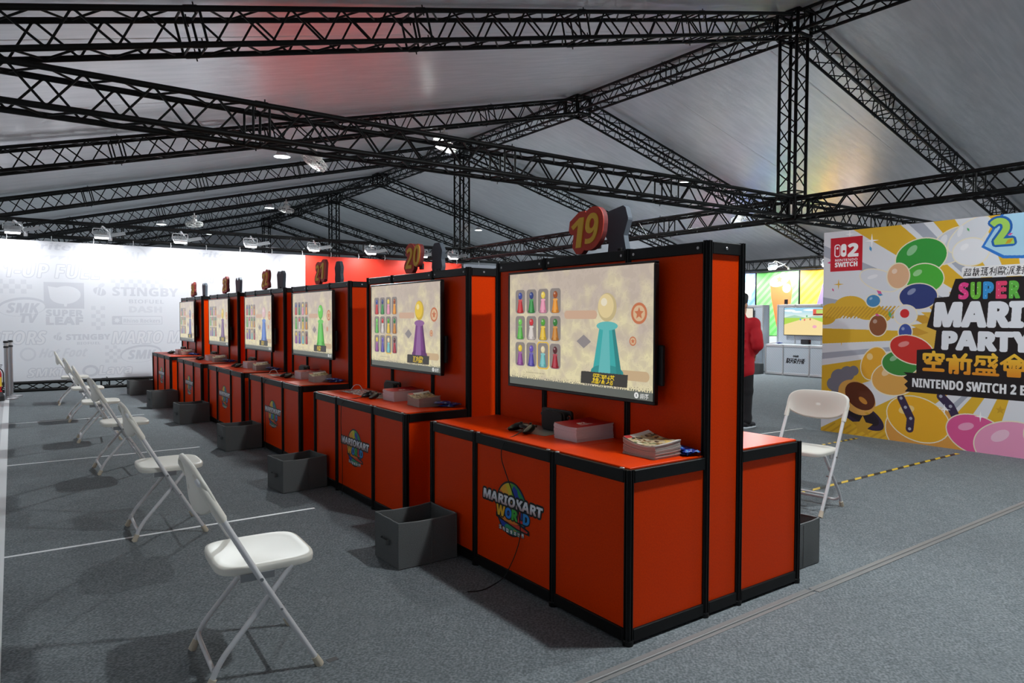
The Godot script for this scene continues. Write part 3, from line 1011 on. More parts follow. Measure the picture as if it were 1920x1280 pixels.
func frame_mesh(s: float) -> ArrayMesh:   # the square of four rods that closes a truss section, and its couplers
	var key := "frame%.2f" % s
	if not cache.has(key):
		var mb := MB.new()
		var h := s * 0.5
		for q in [[-1, -1, 1, -1], [1, -1, 1, 1], [1, 1, -1, 1], [-1, 1, -1, -1]]:
			mb.tube(PackedVector3Array([Vector3(0, q[0] * h, q[1] * h), Vector3(0, q[2] * h, q[3] * h)]), 0.0115, 6, false, false)
		cache[key] = mb.done()
	return cache[key]

func coupler_mesh(s: float) -> ArrayMesh:
	var key := "coupler%.2f" % s
	if not cache.has(key):
		var mb := MB.new()
		mb.tube(PackedVector3Array([Vector3(-0.06, 0, 0), Vector3(-0.05, 0, 0), Vector3(0.05, 0, 0), Vector3(0.06, 0, 0)]), [0.026, 0.03, 0.03, 0.026], 10)
		mb.tube(PackedVector3Array([Vector3(0.03, -0.052, 0), Vector3(0.03, 0.052, 0)]), 0.006, 6)
		cache[key] = mb.done()
	return cache[key]

func truss(called: String, label: String, a: Vector3, b: Vector3, s := 0.29, group := "") -> Node3D:
	var L := a.distance_to(b)
	var x := (b - a) / L
	var up := Vector3.UP if absf(x.y) < 0.9 else Vector3.RIGHT
	var z := x.cross(up).normalized()
	var o := thing(called, label, "truss", a, 0.0, group)
	o.transform = Transform3D(Basis(x, z.cross(x), z), a)
	var key := "chord%.2f" % L
	if not cache.has(key):
		cache[key] = tube_mesh([Vector3.ZERO, Vector3(L, 0, 0)], 0.0255, 12)
	for sy in [-1, 1]:
		for sz in [-1, 1]:
			part("main_tube", cache[key], M.truss, o, Vector3(0, sy * s / 2, sz * s / 2))
	var n := maxi(1, int(round(L / 2.45)))
	var m := L / n
	for i in n:
		for e in [0.07, m - 0.07]:
			part("end_frame", frame_mesh(s), M.truss, o, Vector3(i * m + e, 0, 0))
		if i:
			for sy in [-1, 1]:
				for sz in [-1, 1]:
					part("coupler", coupler_mesh(s), M.truss, o, Vector3(i * m, sy * s / 2, sz * s / 2))
		part("lacing", lacing_mesh(m, s, 0), M.truss, o, Vector3(i * m, 0, s / 2))
		part("lacing", lacing_mesh(m, s, 1), M.truss, o, Vector3(i * m, 0, -s / 2))
		part("lacing", lacing_mesh(m, s, 1), M.truss, o, Vector3(i * m, s / 2, 0), Vector3(PI / 2, 0, 0))
		part("lacing", lacing_mesh(m, s, 0), M.truss, o, Vector3(i * m, -s / 2, 0), Vector3(PI / 2, 0, 0))
	return o

func corner_block(label: String, at: Vector3, s := 0.36) -> void:   # the welded cube in which trusses meet
	var o := thing("truss_corner", label, "truss corner", at)
	var key := "corner"
	if not cache.has(key):
		var mb := MB.new()
		var h := s / 2
		for k in 3:
			for u in [-1, 1]:
				for w in [-1, 1]:
					var a := Vector3.ZERO
					a[k] = -h
					a[(k + 1) % 3] = u * h
					a[(k + 2) % 3] = w * h
					var b := a
					b[k] = h
					mb.tube(PackedVector3Array([a, b]), 0.028, 8)
		cache[key] = mb.done()
		var mb2 := MB.new()
		for k in 3:
			for u in [-1, 1]:
				var c := Vector3.ZERO
				c[k] = u * h
				var a := c
				a[(k + 1) % 3] = -h
				a[(k + 2) % 3] = -h
				var b := c
				b[(k + 1) % 3] = h
				b[(k + 2) % 3] = h
				mb2.tube(PackedVector3Array([a, b]), 0.014, 6)
		cache["corner2"] = mb2.done()
	part("cube_frame", cache[key], M.truss, o)
	part("cross_brace", cache["corner2"], M.truss, o)

# ------------------------------------------------------------------ booths
func post_mesh(h: float) -> ArrayMesh:
	var key := "post%.3f" % h
	if not cache.has(key):
		var poly2 := PackedVector2Array()
		for k in 8:
			var a := TAU * k / 8.0
			var t := Vector2(-sin(a), cos(a))
			var c := Vector2(cos(a), sin(a))
			var f := 0.0208
			poly2.append(c * f - t * 0.0084)
			poly2.append(c * f - t * 0.0034)
			poly2.append(c * (f - 0.006) - t * 0.0034)
			poly2.append(c * (f - 0.006) + t * 0.0034)
			poly2.append(c * f + t * 0.0034)
			poly2.append(c * f + t * 0.0084)
		var mb := MB.new()
		mb.xf = Transform3D(Basis(Vector3.RIGHT, -PI / 2))
		mb.prism(poly2, 0.0, h)
		mb.xf = Transform3D()
		mb.lathe([Vector2(0.024, 0.0), Vector2(0.024, 0.02), Vector2(0.02, 0.026)], 12)
		cache[key] = mb.done()
	return cache[key]

func make_booth(frame: Material, panel: Material, tops: Material, sticker: Material, label: String, st_size: Vector2) -> Node3D:
	var o := thing("demo_booth", label, "booth", Vector3.ZERO, 0.0, "")
	var zs := [0.0, -W3, -W3 - W2, -W_ALL]
	var xs := [0.0, D_COUNTER, D_COUNTER + D_WALL, D_COUNTER * 2 + D_WALL]
	for i in 4:
		for z in zs:
			part("post", post_mesh(H_COUNTER - 0.006 if i == 0 or i == 3 else H_WALL), frame, o, Vector3(xs[i], 0, z))
	var RH := 0.056
	var rail := func(a: Vector3, b: Vector3, y: float) -> void:
		var d := b - a
		var L := d.length() - 0.038
		part("rail", box_mesh(Vector3(L, RH, 0.03), 0.003), frame, o, (a + b) / 2 + Vector3.UP * y, Vector3(0, atan2(-d.z, d.x), 0))
	var board := func(a: Vector3, b: Vector3, y0: float, y1: float) -> MeshInstance3D:
		var d := b - a
		return part("panel", box_mesh(Vector3(d.length() - 0.034, y1 - y0, 0.008)), panel, o, (a + b) / 2 + Vector3.UP * (y0 + y1) / 2, Vector3(0, atan2(-d.z, d.x), 0))
	var top_y := H_COUNTER - RH / 2 - 0.008
	var bot_y := RH / 2 + 0.012
	for side in [0, 3]:
		for k in 3:
			var a := Vector3(xs[side], 0, zs[k])
			var b := Vector3(xs[side], 0, zs[k + 1])
			rail.call(a, b, top_y)
			rail.call(a, b, bot_y)
			var p: MeshInstance3D = board.call(a, b, 0.06, H_COUNTER - 0.05)
			if side == 0 and k == 1 and sticker:
				var mb := MB.new()
				var w := st_size.x / 2
				var h := st_size.y / 2
				mb.quad_uv(Vector3(w, -h, 0), Vector3(-w, -h, 0), Vector3(-w, h, 0), Vector3(w, h, 0), Vector3(0, 0, -1))
				var q := part("logo_sticker", mb.done(), sticker, p, Vector3(0, 0.0, 0.0), Vector3.ZERO)
				q.position = Vector3(0, 0.4 - p.position.y, 0.0055 if p.basis.z.x < 0.0 else -0.0055)
				q.rotation.y = PI if p.basis.z.x < 0.0 else 0.0
	for z in [0.0, -W_ALL]:
		for k in [0, 2]:
			var a := Vector3(xs[k], 0, z)
			var b := Vector3(xs[k + 1], 0, z)
			rail.call(a, b, top_y)
			rail.call(a, b, bot_y)
			board.call(a, b, 0.06, H_COUNTER - 0.05)
		var a2 := Vector3(xs[1], 0, z)
		var b2 := Vector3(xs[2], 0, z)
		rail.call(a2, b2, H_WALL - RH / 2 - 0.004)
		rail.call(a2, b2, bot_y)
		board.call(a2, b2, 0.06, H_WALL - 0.05)
	for side in [1, 2]:
		for k in 3:
			var a := Vector3(xs[side], 0, zs[k])
			var b := Vector3(xs[side], 0, zs[k + 1])
			rail.call(a, b, H_WALL - RH / 2 - 0.004)
			rail.call(a, b, bot_y)
			board.call(a, b, 0.06, H_WALL - 0.05)
			for e in [0.045, -0.045]:
				var zz: float = zs[k] - 0.045 if e > 0 else zs[k + 1] + 0.045
				part("screw", cache_screw(), M.chip, o, Vector3(xs[side] + (-0.0155 if side == 1 else 0.0155), H_WALL - RH / 2 - 0.004, zz), Vector3(0, 0, PI / 2 if side == 1 else -PI / 2))
	for z in [0.0, -W_ALL]:
		part("screw", cache_screw(), M.chip, o, Vector3(xs[1] + 0.12, H_WALL - RH / 2 - 0.004, z + (0.0155 if z == 0.0 else -0.0155)), Vector3(PI / 2 if z == 0.0 else -PI / 2, 0, 0))
	# worktops, one board for each bay, between edge and wall
	for side in 2:
		var xc: float = D_COUNTER / 2 if side == 0 else D_COUNTER * 1.5 + D_WALL
		for k in 3:
			var L: float = zs[k] - zs[k + 1]
			part("worktop", box_mesh(Vector3(D_COUNTER - 0.018, 0.02, L - 0.004), 0.002), tops, o, Vector3(xc + (-0.004 if side == 0 else 0.004), H_COUNTER - 0.01, (zs[k] + zs[k + 1]) / 2))
		for z in zs:
			var xe: float = 0.0 if side == 0 else D_COUNTER * 2 + D_WALL
			for e in [0.035, -0.035]:
				if (z == 0.0 and e > 0) or (z == -W_ALL and e < 0):
					continue
				part("edge_clip", box_mesh(Vector3(0.012, 0.006, 0.02), 0.001), M.chip, o, Vector3(xe + (-0.008 if side == 0 else 0.008), H_COUNTER - 0.003, z + e))
	for k in 3:
		part("wall_cap", box_mesh(Vector3(D_WALL - 0.03, 0.012, zs[k] - zs[k + 1] - 0.02)), frame, o, Vector3(D_COUNTER + D_WALL / 2, H_WALL - 0.014, (zs[k] + zs[k + 1]) / 2))
	return o

func cache_screw() -> ArrayMesh:
	if not cache.has("screw"):
		var mb := MB.new()
		mb.lathe([Vector2(0.0075, 0.0), Vector2(0.0075, 0.001), Vector2(0.006, 0.0026), Vector2(0.003, 0.003), Vector2(0.003, 0.0012), Vector2(0.0, 0.0012)], 12)
		cache["screw"] = mb.done()
	return cache["screw"]

func make_tv(called: String, screen: Material, at: Vector3, label: String, group: String) -> Node3D:   # built facing +z, hung facing -x
	var o := thing(called, label, "television", at, FACE, group)
	var w := 1.24
	var h := 0.71
	var mb := MB.new()
	mb.box(Vector3(0, h / 2 - 0.006, 0), Vector3(w, 0.012, 0.03), 0.003)
	mb.box(Vector3(0, -h / 2 + 0.009, 0), Vector3(w, 0.018, 0.03), 0.003)
	mb.box(Vector3(w / 2 - 0.006, 0, 0), Vector3(0.012, h - 0.03, 0.03), 0.003)
	mb.box(Vector3(-w / 2 + 0.006, 0, 0), Vector3(0.012, h - 0.03, 0.03), 0.003)
	part("bezel", mb.done(), M.gloss_black, o)
	var q := MB.new()
	var sw := w / 2 - 0.012
	q.quad_uv(Vector3(-sw, -h / 2 + 0.018, 0), Vector3(sw, -h / 2 + 0.018, 0), Vector3(sw, h / 2 - 0.012, 0), Vector3(-sw, h / 2 - 0.012, 0), Vector3(0, 0, 1))
	part("screen", q.done(), screen, o, Vector3(0, 0, 0.009))
	var bk := MB.new()
	bk.box(Vector3(0, 0, -0.012), Vector3(w - 0.01, h - 0.01, 0.02), 0.006)
	bk.box(Vector3(0.05, -0.1, -0.034), Vector3(w * 0.72, h * 0.55, 0.03), 0.01)
	part("back_cover", bk.done(), M.matt_black, o)
	var br := MB.new()
	br.box(Vector3(-0.2, 0, -0.055), Vector3(0.03, 0.42, 0.014), 0.002)
	br.box(Vector3(0.2, 0, -0.055), Vector3(0.03, 0.42, 0.014), 0.002)
	br.box(Vector3(0, 0.06, -0.066), Vector3(0.6, 0.03, 0.01), 0.002)
	br.box(Vector3(0, -0.06, -0.066), Vector3(0.6, 0.03, 0.01), 0.002)
	part("wall_bracket", br.done(), M.matt_black, o)
	part("side_box", box_mesh(Vector3(0.03, 0.2, 0.022), 0.004), M.matt_black, o, Vector3(w / 2 + 0.008, -0.16, -0.026))
	return o

# ------------------------------------------------------------------ chairs
func make_chair(label: String, group: String) -> Node3D:   # faces +x, stands on the floor at its middle
	var o := thing("folding_chair", label, "chair", Vector3.ZERO, 0.0, group)
	var zt := 0.22
	for s in [-1, 1]:
		var up := bent([Vector3(0.206, 0.012, s * zt), Vector3(-0.022, 0.404, s * zt), Vector3(-0.236, 0.8, s * (zt - 0.004)), Vector3(-0.24, 0.808, s * (zt - 0.012))], 0.04)
		part("front_leg", tube_mesh(up, 0.0118, 12), M.chair_tube, o)
		part("foot_cap", tube_mesh([Vector3(0.214, 0.0, s * zt), Vector3(0.208, 0.006, s * zt), Vector3(0.188, 0.042, s * zt)], [0.014, 0.0165, 0.0145], 12), M.rubber, o)
		var zr := 0.196
		var rl := bent([Vector3(-0.207, 0.012, s * zr), Vector3(-0.165, 0.105, s * zr), Vector3(-0.03, 0.262, s * zr), Vector3(0.105, 0.425, s * zr)], 0.09)
		part("rear_leg", tube_mesh(rl, 0.0112, 12), M.chair_tube, o)
		part("foot_cap", tube_mesh([Vector3(-0.213, 0.0, s * zr), Vector3(-0.208, 0.006, s * zr), Vector3(-0.191, 0.042, s * zr)], [0.014, 0.0165, 0.0145], 12), M.rubber, o)
		var mb := MB.new()
		mb.box(Vector3(-0.028, 0.408, s * (zt - 0.014)), Vector3(0.13, 0.03, 0.006), 0.002)
		mb.tube(PackedVector3Array([Vector3(-0.018, 0.4, s * (zt + 0.016)), Vector3(-0.018, 0.4, s * (zt - 0.02))]), 0.007, 10)
		part("hinge", mb.done(), M.steel, o)
		part("rivet", tube_mesh([Vector3(0.057, 0.268, s * (zt + 0.014)), Vector3(0.057, 0.268, s * (zt - 0.03))], 0.005, 10), M.steel, o)
	var bar := bent([Vector3(-0.186, 0.075, -0.192), Vector3(-0.182, 0.05, -0.165), Vector3(-0.182, 0.05, 0.165), Vector3(-0.186, 0.075, 0.192)], 0.05)
	part("cross_bar", tube_mesh(bar, 0.01, 10), M.chair_tube, o)
	part("front_bar", tube_mesh([Vector3(0.124, 0.152, -zt), Vector3(0.124, 0.152, zt)], 0.007, 10), M.chair_tube, o)
	# seat: a dished plate with rounded corners and a turned-down rim
	var seat := MB.new()
	var edge := func(u: float) -> Vector2:   # outline, wider behind
		var a := TAU * u
		var c := cos(a)
		var sn := sin(a)
		var e := 0.42
		return Vector2(signf(c) * pow(absf(c), e) * 0.193, signf(sn) * pow(absf(sn), e) * 0.207)
	var sf := func(u: float, v: float) -> Vector3:   # v from the middle of the top over the rim to the middle below
		var q: Vector2 = edge.call(u)
		var keys := [[0.0, 0.438], [0.35, 0.44], [0.7, 0.446], [0.92, 0.452], [0.99, 0.447], [1.0, 0.438], [0.99, 0.421], [0.975, 0.42], [0.96, 0.432], [0.0, 0.426]]
		var t := v * (keys.size() - 1)
		var i := mini(int(t), keys.size() - 2)
		var fr := t - i
		var r: float = lerpf(keys[i][0], keys[i + 1][0], fr)
		var y: float = lerpf(keys[i][1], keys[i + 1][1], fr)
		return Vector3(0.022 + q.x * r, y, q.y * r)
	seat.grid(56, 18, sf, true)
	part("seat", seat.done(), M.white_plastic, o)
	# backrest: a curved panel that wraps the two uprights
	var d := Vector3(-0.475, 0.88, 0).normalized()
	var nb := Vector3(-0.88, -0.475, 0).normalized()
	var bk := MB.new()
	var bf := func(u: float, v: float) -> Vector3:
		var a := TAU * u
		var e := 0.42
		if sin(a) > 0.0:
			e = 0.62
		var cz := signf(cos(a)) * pow(absf(cos(a)), e)
		var cy := signf(sin(a)) * pow(absf(sin(a)), e)
		var r: float
		var th: float
		if v < 0.4:
			r = v / 0.4 * 0.97
			th = -0.011
		elif v < 0.6:
			var w := (v - 0.4) / 0.2
			r = 0.97 + 0.03 * sin(PI * w)
			th = lerpf(-0.011, 0.011, w)
		else:
			r = (1.0 - v) / 0.4 * 0.97
			th = 0.011
		var z := cz * r * 0.235
		var y := cy * r * 0.105
		if cy < 0.0:
			y *= 1.0 - 0.22 * pow(absf(z) / 0.235, 2.0)
		var curve := 0.062 * (1.0 - pow(z / 0.235, 2.0)) * smoothstep(0.09, -0.09, y) - 0.012
		return Vector3(-0.214, 0.758, 0) + d * y + nb * (curve + th) + Vector3(0, 0, z)
	bk.grid(64, 24, bf)
	part("backrest", bk.done(), M.white_plastic, o)
	for s in [-1, 1]:
		var sl := MB.new()
		sl.tube(PackedVector3Array([Vector3(-0.152, 0.645, s * zt), Vector3(-0.157, 0.655, s * zt), Vector3(-0.214, 0.76, s * zt), Vector3(-0.238, 0.805, s * (zt - 0.014)), Vector3(-0.248, 0.824, s * (zt - 0.036))]), [0.014, 0.0175, 0.0175, 0.015, 0.006], 12)
		part("back_sleeve", sl.done(), M.white_plastic, o)
	return o

# ------------------------------------------------------------------ small things
func make_bin(label: String, group: String) -> Node3D:   # a folding fabric box, open at the top
	var o := thing("storage_bin", label, "storage bin", Vector3.ZERO, 0.0, group)
	var w := 0.38
	var dp := 0.31
	var h := 0.262
	var wall := func(inner: float) -> Callable:
		return func(u: float, v: float) -> Vector3:
			var p := u * 4.0
			var k := mini(int(p), 3)
			var t := p - k
			var a := w / 2 - inner
			var b := dp / 2 - inner
			var cs := [Vector2(-a, b), Vector2(a, b), Vector2(a, -b), Vector2(-a, -b)]
			var q: Vector2 = cs[k].lerp(cs[(k + 1) % 4], t)
			var out := Vector2(q.x / a if k % 2 == 1 else 0.0, q.y / b if k % 2 == 0 else 0.0)
			q += out * (0.006 * sin(PI * t) * sin(v * 2.6 + k) - 0.002 * sin(t * 14.0 + k * 2.0) * v)
			return Vector3(q.x, 0.006 + (h - 0.006) * v - 0.007 * sin(PI * t) * v * (1.0 if k % 2 == 0 else 0.4), q.y)
	for k in 4:
		var mb := MB.new()
		var fo: Callable = wall.call(0.0)
		var fi: Callable = wall.call(0.007)
		var at := func(f: Callable) -> Callable:
			return func(u: float, v: float) -> Vector3: return f.call((k + u * 0.9999) / 4.0, v)
		mb.grid(12, 6, at.call(fo))
		mb.grid(12, 6, at.call(fi), true)
		part("side_panel", mb.done(), M.felt, o)
	var rim := []
	var f0: Callable = wall.call(0.0035)
	for k in 4:
		for j in 10:
			rim.append(f0.call((k + j / 10.0) / 4.0, 1.0))
	var low := []
	for k in 4:
		low.append(f0.call((k + 0.0001) / 4.0, 0.0))
	part("rim_piping", tube_mesh(rim, 0.0042, 6, true), M.felt_edge, o)
	part("base_piping", tube_mesh(low, 0.004, 6, true), M.felt_edge, o)
	for k in 4:
		part("corner_piping", tube_mesh([f0.call((k + 0.0001) / 4.0, 0.0), f0.call((k + 0.0001) / 4.0, 0.5), f0.call((k + 0.0001) / 4.0, 1.0)], 0.0045, 6), M.felt, o)
	part("base_board", box_mesh(Vector3(w - 0.018, 0.008, dp - 0.018), 0.002), M.felt, o, Vector3(0, 0.01, 0))
	for s in [-1, 1]:
		var hd := bent([Vector3(s * (w / 2 + 0.004), 0.135, -0.05), Vector3(s * (w / 2 + 0.02), 0.13, -0.04), Vector3(s * (w / 2 + 0.02), 0.13, 0.04), Vector3(s * (w / 2 + 0.004), 0.135, 0.05)], 0.012)
		var mb := MB.new()
		for i in hd.size() - 1:
			var a: Vector3 = hd[i]
			var b: Vector3 = hd[i + 1]
			mb.box((a + b) / 2, Vector3(maxf(0.003, absf(b.x - a.x)), 0.028, absf(b.z - a.z) + 0.002))
		part("handle", mb.done(), M.felt, o)
	for s in [-1, 1]:
		part("fold_seam", box_mesh(Vector3(0.003, 0.235, 0.003)), M.felt, o, Vector3(0.02, 0.13, s * (dp / 2 + 0.0055)))
	return o

func make_dock(label: String, group: String) -> Node3D:   # a handheld console standing in its charging dock; faces -x
	var o := thing("game_console", label, "game console", Vector3.ZERO, FACE, group)
	var slab := func(w: float, h: float, t: float, r: float, y: float, z: float) -> ArrayMesh:
		var pts := PackedVector2Array()
		for q in [[1, 1, 0], [-1, 1, 1], [-1, -1, 2], [1, -1, 3]]:
			for k in 7:
				var a: float = PI / 2 * (q[2] + k / 6.0)
				pts.append(Vector2(q[0] * (w / 2 - r) + cos(a) * r, y + q[1] * (h / 2 - r) + sin(a) * r))
		var mb := MB.new()
		mb.prism(pts, z - t / 2, z + t / 2)
		return mb.done()
	part("dock_body", slab.call(0.205, 0.112, 0.05, 0.022, 0.058, -0.006), M.gloss_black, o)
	part("dock_front", slab.call(0.172, 0.108, 0.008, 0.026, 0.058, 0.024), M.matt_black, o)
	part("tablet", slab.call(0.27, 0.116, 0.014, 0.02, 0.066, -0.012), M.gloss_black, o)
	for s in [-1, 1]:
		var mb := MB.new()
		mb.xf = Transform3D(Basis(Vector3.RIGHT, PI / 2), Vector3(s * 0.118, 0.088, -0.004))
		mb.lathe([Vector2(0.011, 0.0), Vector2(0.011, 0.004), Vector2(0.007, 0.006), Vector2(0.009, 0.012), Vector2(0.0, 0.014)], 14)
		part("thumb_stick", mb.done(), M.matt_black, o)
		var ring := []
		for k in 16:
			ring.append(Vector3(s * 0.118 + cos(TAU * k / 16) * 0.011, 0.088 + sin(TAU * k / 16) * 0.011, 0.0))
		part("stick_ring", tube_mesh(ring, 0.0015, 6, true), mat(rgb(214, 70, 44), 0.5) if s == 1 else mat(rgb(70, 150, 200), 0.5), o)
	return o

func make_pad(label: String, group: String, cable_pts: Array) -> Node3D:   # a game controller, its cable hanging over the counter edge
	var o := thing("game_controller", label, "game controller", Vector3.ZERO, 0.0, group)
	var mb := MB.new()
	mb.ball(Vector3(0, 0.028, 0), Vector3(0.036, 0.019, 0.058), 20, 12)
	for s in [-1, 1]:
		mb.tube(PackedVector3Array([Vector3(0.012, 0.03, s * 0.035), Vector3(0.0, 0.031, s * 0.05), Vector3(-0.022, 0.026, s * 0.062), Vector3(-0.05, 0.018, s * 0.07), Vector3(-0.068, 0.015, s * 0.07), Vector3(-0.074, 0.015, s * 0.068)]), [0.012, 0.021, 0.021, 0.0165, 0.011, 0.004], 14)
		mb.tube(PackedVector3Array([Vector3(0.034, 0.036, s * 0.026), Vector3(0.036, 0.036, s * 0.045), Vector3(0.026, 0.035, s * 0.058)]), [0.006, 0.0075, 0.005], 10)
	part("shell", mb.done(), M.gloss_black, o)
	for q in [[0.004, 0.036], [-0.018, -0.02]]:
		var st := MB.new()
		st.lathe([Vector2(0.009, 0.04), Vector2(0.005, 0.048), Vector2(0.0095, 0.056), Vector2(0.0, 0.058)], 14)
		part("thumb_stick", st.done(), M.matt_black, o, Vector3(q[0], 0, q[1]))
	for q in [[0.016, -0.036], [0.004, -0.046], [0.004, -0.026], [-0.006, -0.036]]:
		part("button", cache_button(), M.matt_black, o, Vector3(q[0], 0.043, q[1]))
	if cable_pts.size():
		part("cable", tube_mesh(bent(cable_pts, 0.08, 5), 0.0028, 6), M.cable, o)
	return o

func cache_button() -> ArrayMesh:
	if not cache.has("button"):
		var mb := MB.new()
		mb.lathe([Vector2(0.005, 0.0), Vector2(0.005, 0.004), Vector2(0.0, 0.005)], 10)
		cache["button"] = mb.done()
	return cache["button"]

func make_stack(called: String, label: String, category: String, sx: float, sz: float, h: float, n: int, page: Material, cover: Material, warp: float, group: String) -> Node3D:
	# a pile of booklets: each one a thin sheet block a little out of line, the top cover curling
	var o := thing(called, label, category, Vector3.ZERO, 0.0, group)
	var t := h / n
	for k in n:
		var f := float(k) / n
		var b := MB.new()
		var top := func(y0: float) -> Callable:
			return func(u: float, v: float) -> Vector3: return Vector3((u - 0.5) * sx, y0 + warp * f * (pow(absf(v - 0.35), 2.0) * 2.2 + 0.5 * u * u), (0.5 - v) * sz)
		var up: Callable = top.call(t * (k + 0.94))
		var dn: Callable = top.call(t * k)
		b.grid(4, 6, up)
		b.grid(4, 6, dn, true)
		for i in 6:
			for e in [0.0, 1.0]:
				b.face([up.call(e, i / 6.0), up.call(e, (i + 1) / 6.0), dn.call(e, (i + 1) / 6.0), dn.call(e, i / 6.0)], Vector3(e - 0.5, 0, 0))
		for i in 4:
			for e in [0.0, 1.0]:
				b.face([up.call(i / 4.0, e), up.call((i + 1) / 4.0, e), dn.call((i + 1) / 4.0, e), dn.call(i / 4.0, e)], Vector3(0, 0, 0.5 - e))
		var p := part("booklet", b.done(), page, o, Vector3(rng.randf_range(-0.0025, 0.0025), 0, rng.randf_range(-0.0025, 0.0025)))
		if k == n - 1:
			var c := MB.new()
			c.grid(4, 6, func(u: float, v: float) -> Vector3: return up.call(u, v) + Vector3(0, 0.0008, 0))
			part("cover", c.done(), cover, p)
	return o

func make_packets(label: String, mtl: Material, group: String) -> Node3D:   # a few crinkled foil packets
	var o := thing("wipe_packets", label, "packets", Vector3.ZERO, 0.0, group)
	for k in 3:
		var mb := MB.new()
		var ph := k * 1.7
		for fl in [false, true]:
			mb.grid(12, 9, func(u: float, v: float) -> Vector3:
				var e := sin(PI * u) * sin(PI * v)
				var y := (0.012 if not fl else -0.004) * pow(maxf(e, 0.0), 0.5) + 0.0025 * sin(u * 19.0 + ph) * sin(v * 23.0 + ph)
				return Vector3((u - 0.5) * 0.09, y + 0.006, (0.5 - v) * 0.13), fl)
		part("packet", mb.done(), mtl, o, Vector3([0.0, 0.022, -0.02][k], 0.004 + k * 0.011, [0.0, 0.02, -0.03][k]), Vector3(0.0, [0.2, -0.35, 0.5][k], 0.0))
	return o

func make_bag(label: String, big: float) -> Node3D:   # a crumpled clear plastic bag
	var o := thing("plastic_bag", label, "plastic bag", Vector3.ZERO, 0.0, "")
	var f := FastNoiseLite.new()
	f.seed = 5
	f.frequency = 9.0
	var m := mat(Color(0.93, 0.93, 0.95, 0.34), 0.18)
	m.transparency = BaseMaterial3D.TRANSPARENCY_ALPHA
	m.cull_mode = BaseMaterial3D.CULL_DISABLED
	var mb := MB.new()
	for fl in [false, true]:
		mb.grid(30, 22, func(u: float, v: float) -> Vector3:
			var e := pow(maxf(sin(PI * u) * sin(PI * v), 0.0), 0.6)
			var nn := f.get_noise_2d(u, v * 0.8)
			return Vector3((u - 0.5) * 0.22 + nn * 0.015, (0.004 + (0.0 if fl else (0.024 + 0.03 * absf(nn)) * e * (1.0 - 0.7 * v))), (0.5 - v) * 0.46 + nn * 0.02) * big, fl)
	part("film", mb.done(), m, o)
	part("twisted_neck", tube_mesh(bent([Vector3(-0.02, 0.012, -0.18), Vector3(0.0, 0.055, -0.15), Vector3(0.03, 0.06, -0.11), Vector3(0.05, 0.01, -0.08)], 0.03), 0.003, 6), mat(rgb(225, 225, 230), 0.3), o)
	return o

# outlines of a piece of lettering, from the edges of its triangles
func outlines(s: String) -> Array:
	var t := text_tris(s)
	var key := func(p: Vector2) -> Vector2i: return Vector2i((p * 20000.0).round())
	var nxt := {}
	var at := {}
	for i in range(0, t.size(), 3):
		var q := [t[i], t[i + 1], t[i + 2]]
		if (q[1] - q[0]).cross(q[2] - q[0]) < 0.0:
			q.reverse()
		for k in 3:
			var a: Vector2i = key.call(q[k])
			var b: Vector2i = key.call(q[(k + 1) % 3])
			at[a] = q[k]
			if not nxt.has(a):
				nxt[a] = {}
			nxt[a][b] = true
	var edges := {}
	for a in nxt:
		for b in nxt[a]:
			if not (nxt.has(b) and nxt[b].has(a)):
				edges[a] = b
	var loops := []
	while edges.size():
		var start: Vector2i = edges.keys()[0]
		var loop := PackedVector2Array()
		var p := start
		while edges.has(p):
			loop.append(at[p])
			var n: Vector2i = edges[p]
			edges.erase(p)
			p = n
		if loop.size() > 2:
			loops.append(loop)
	return loops

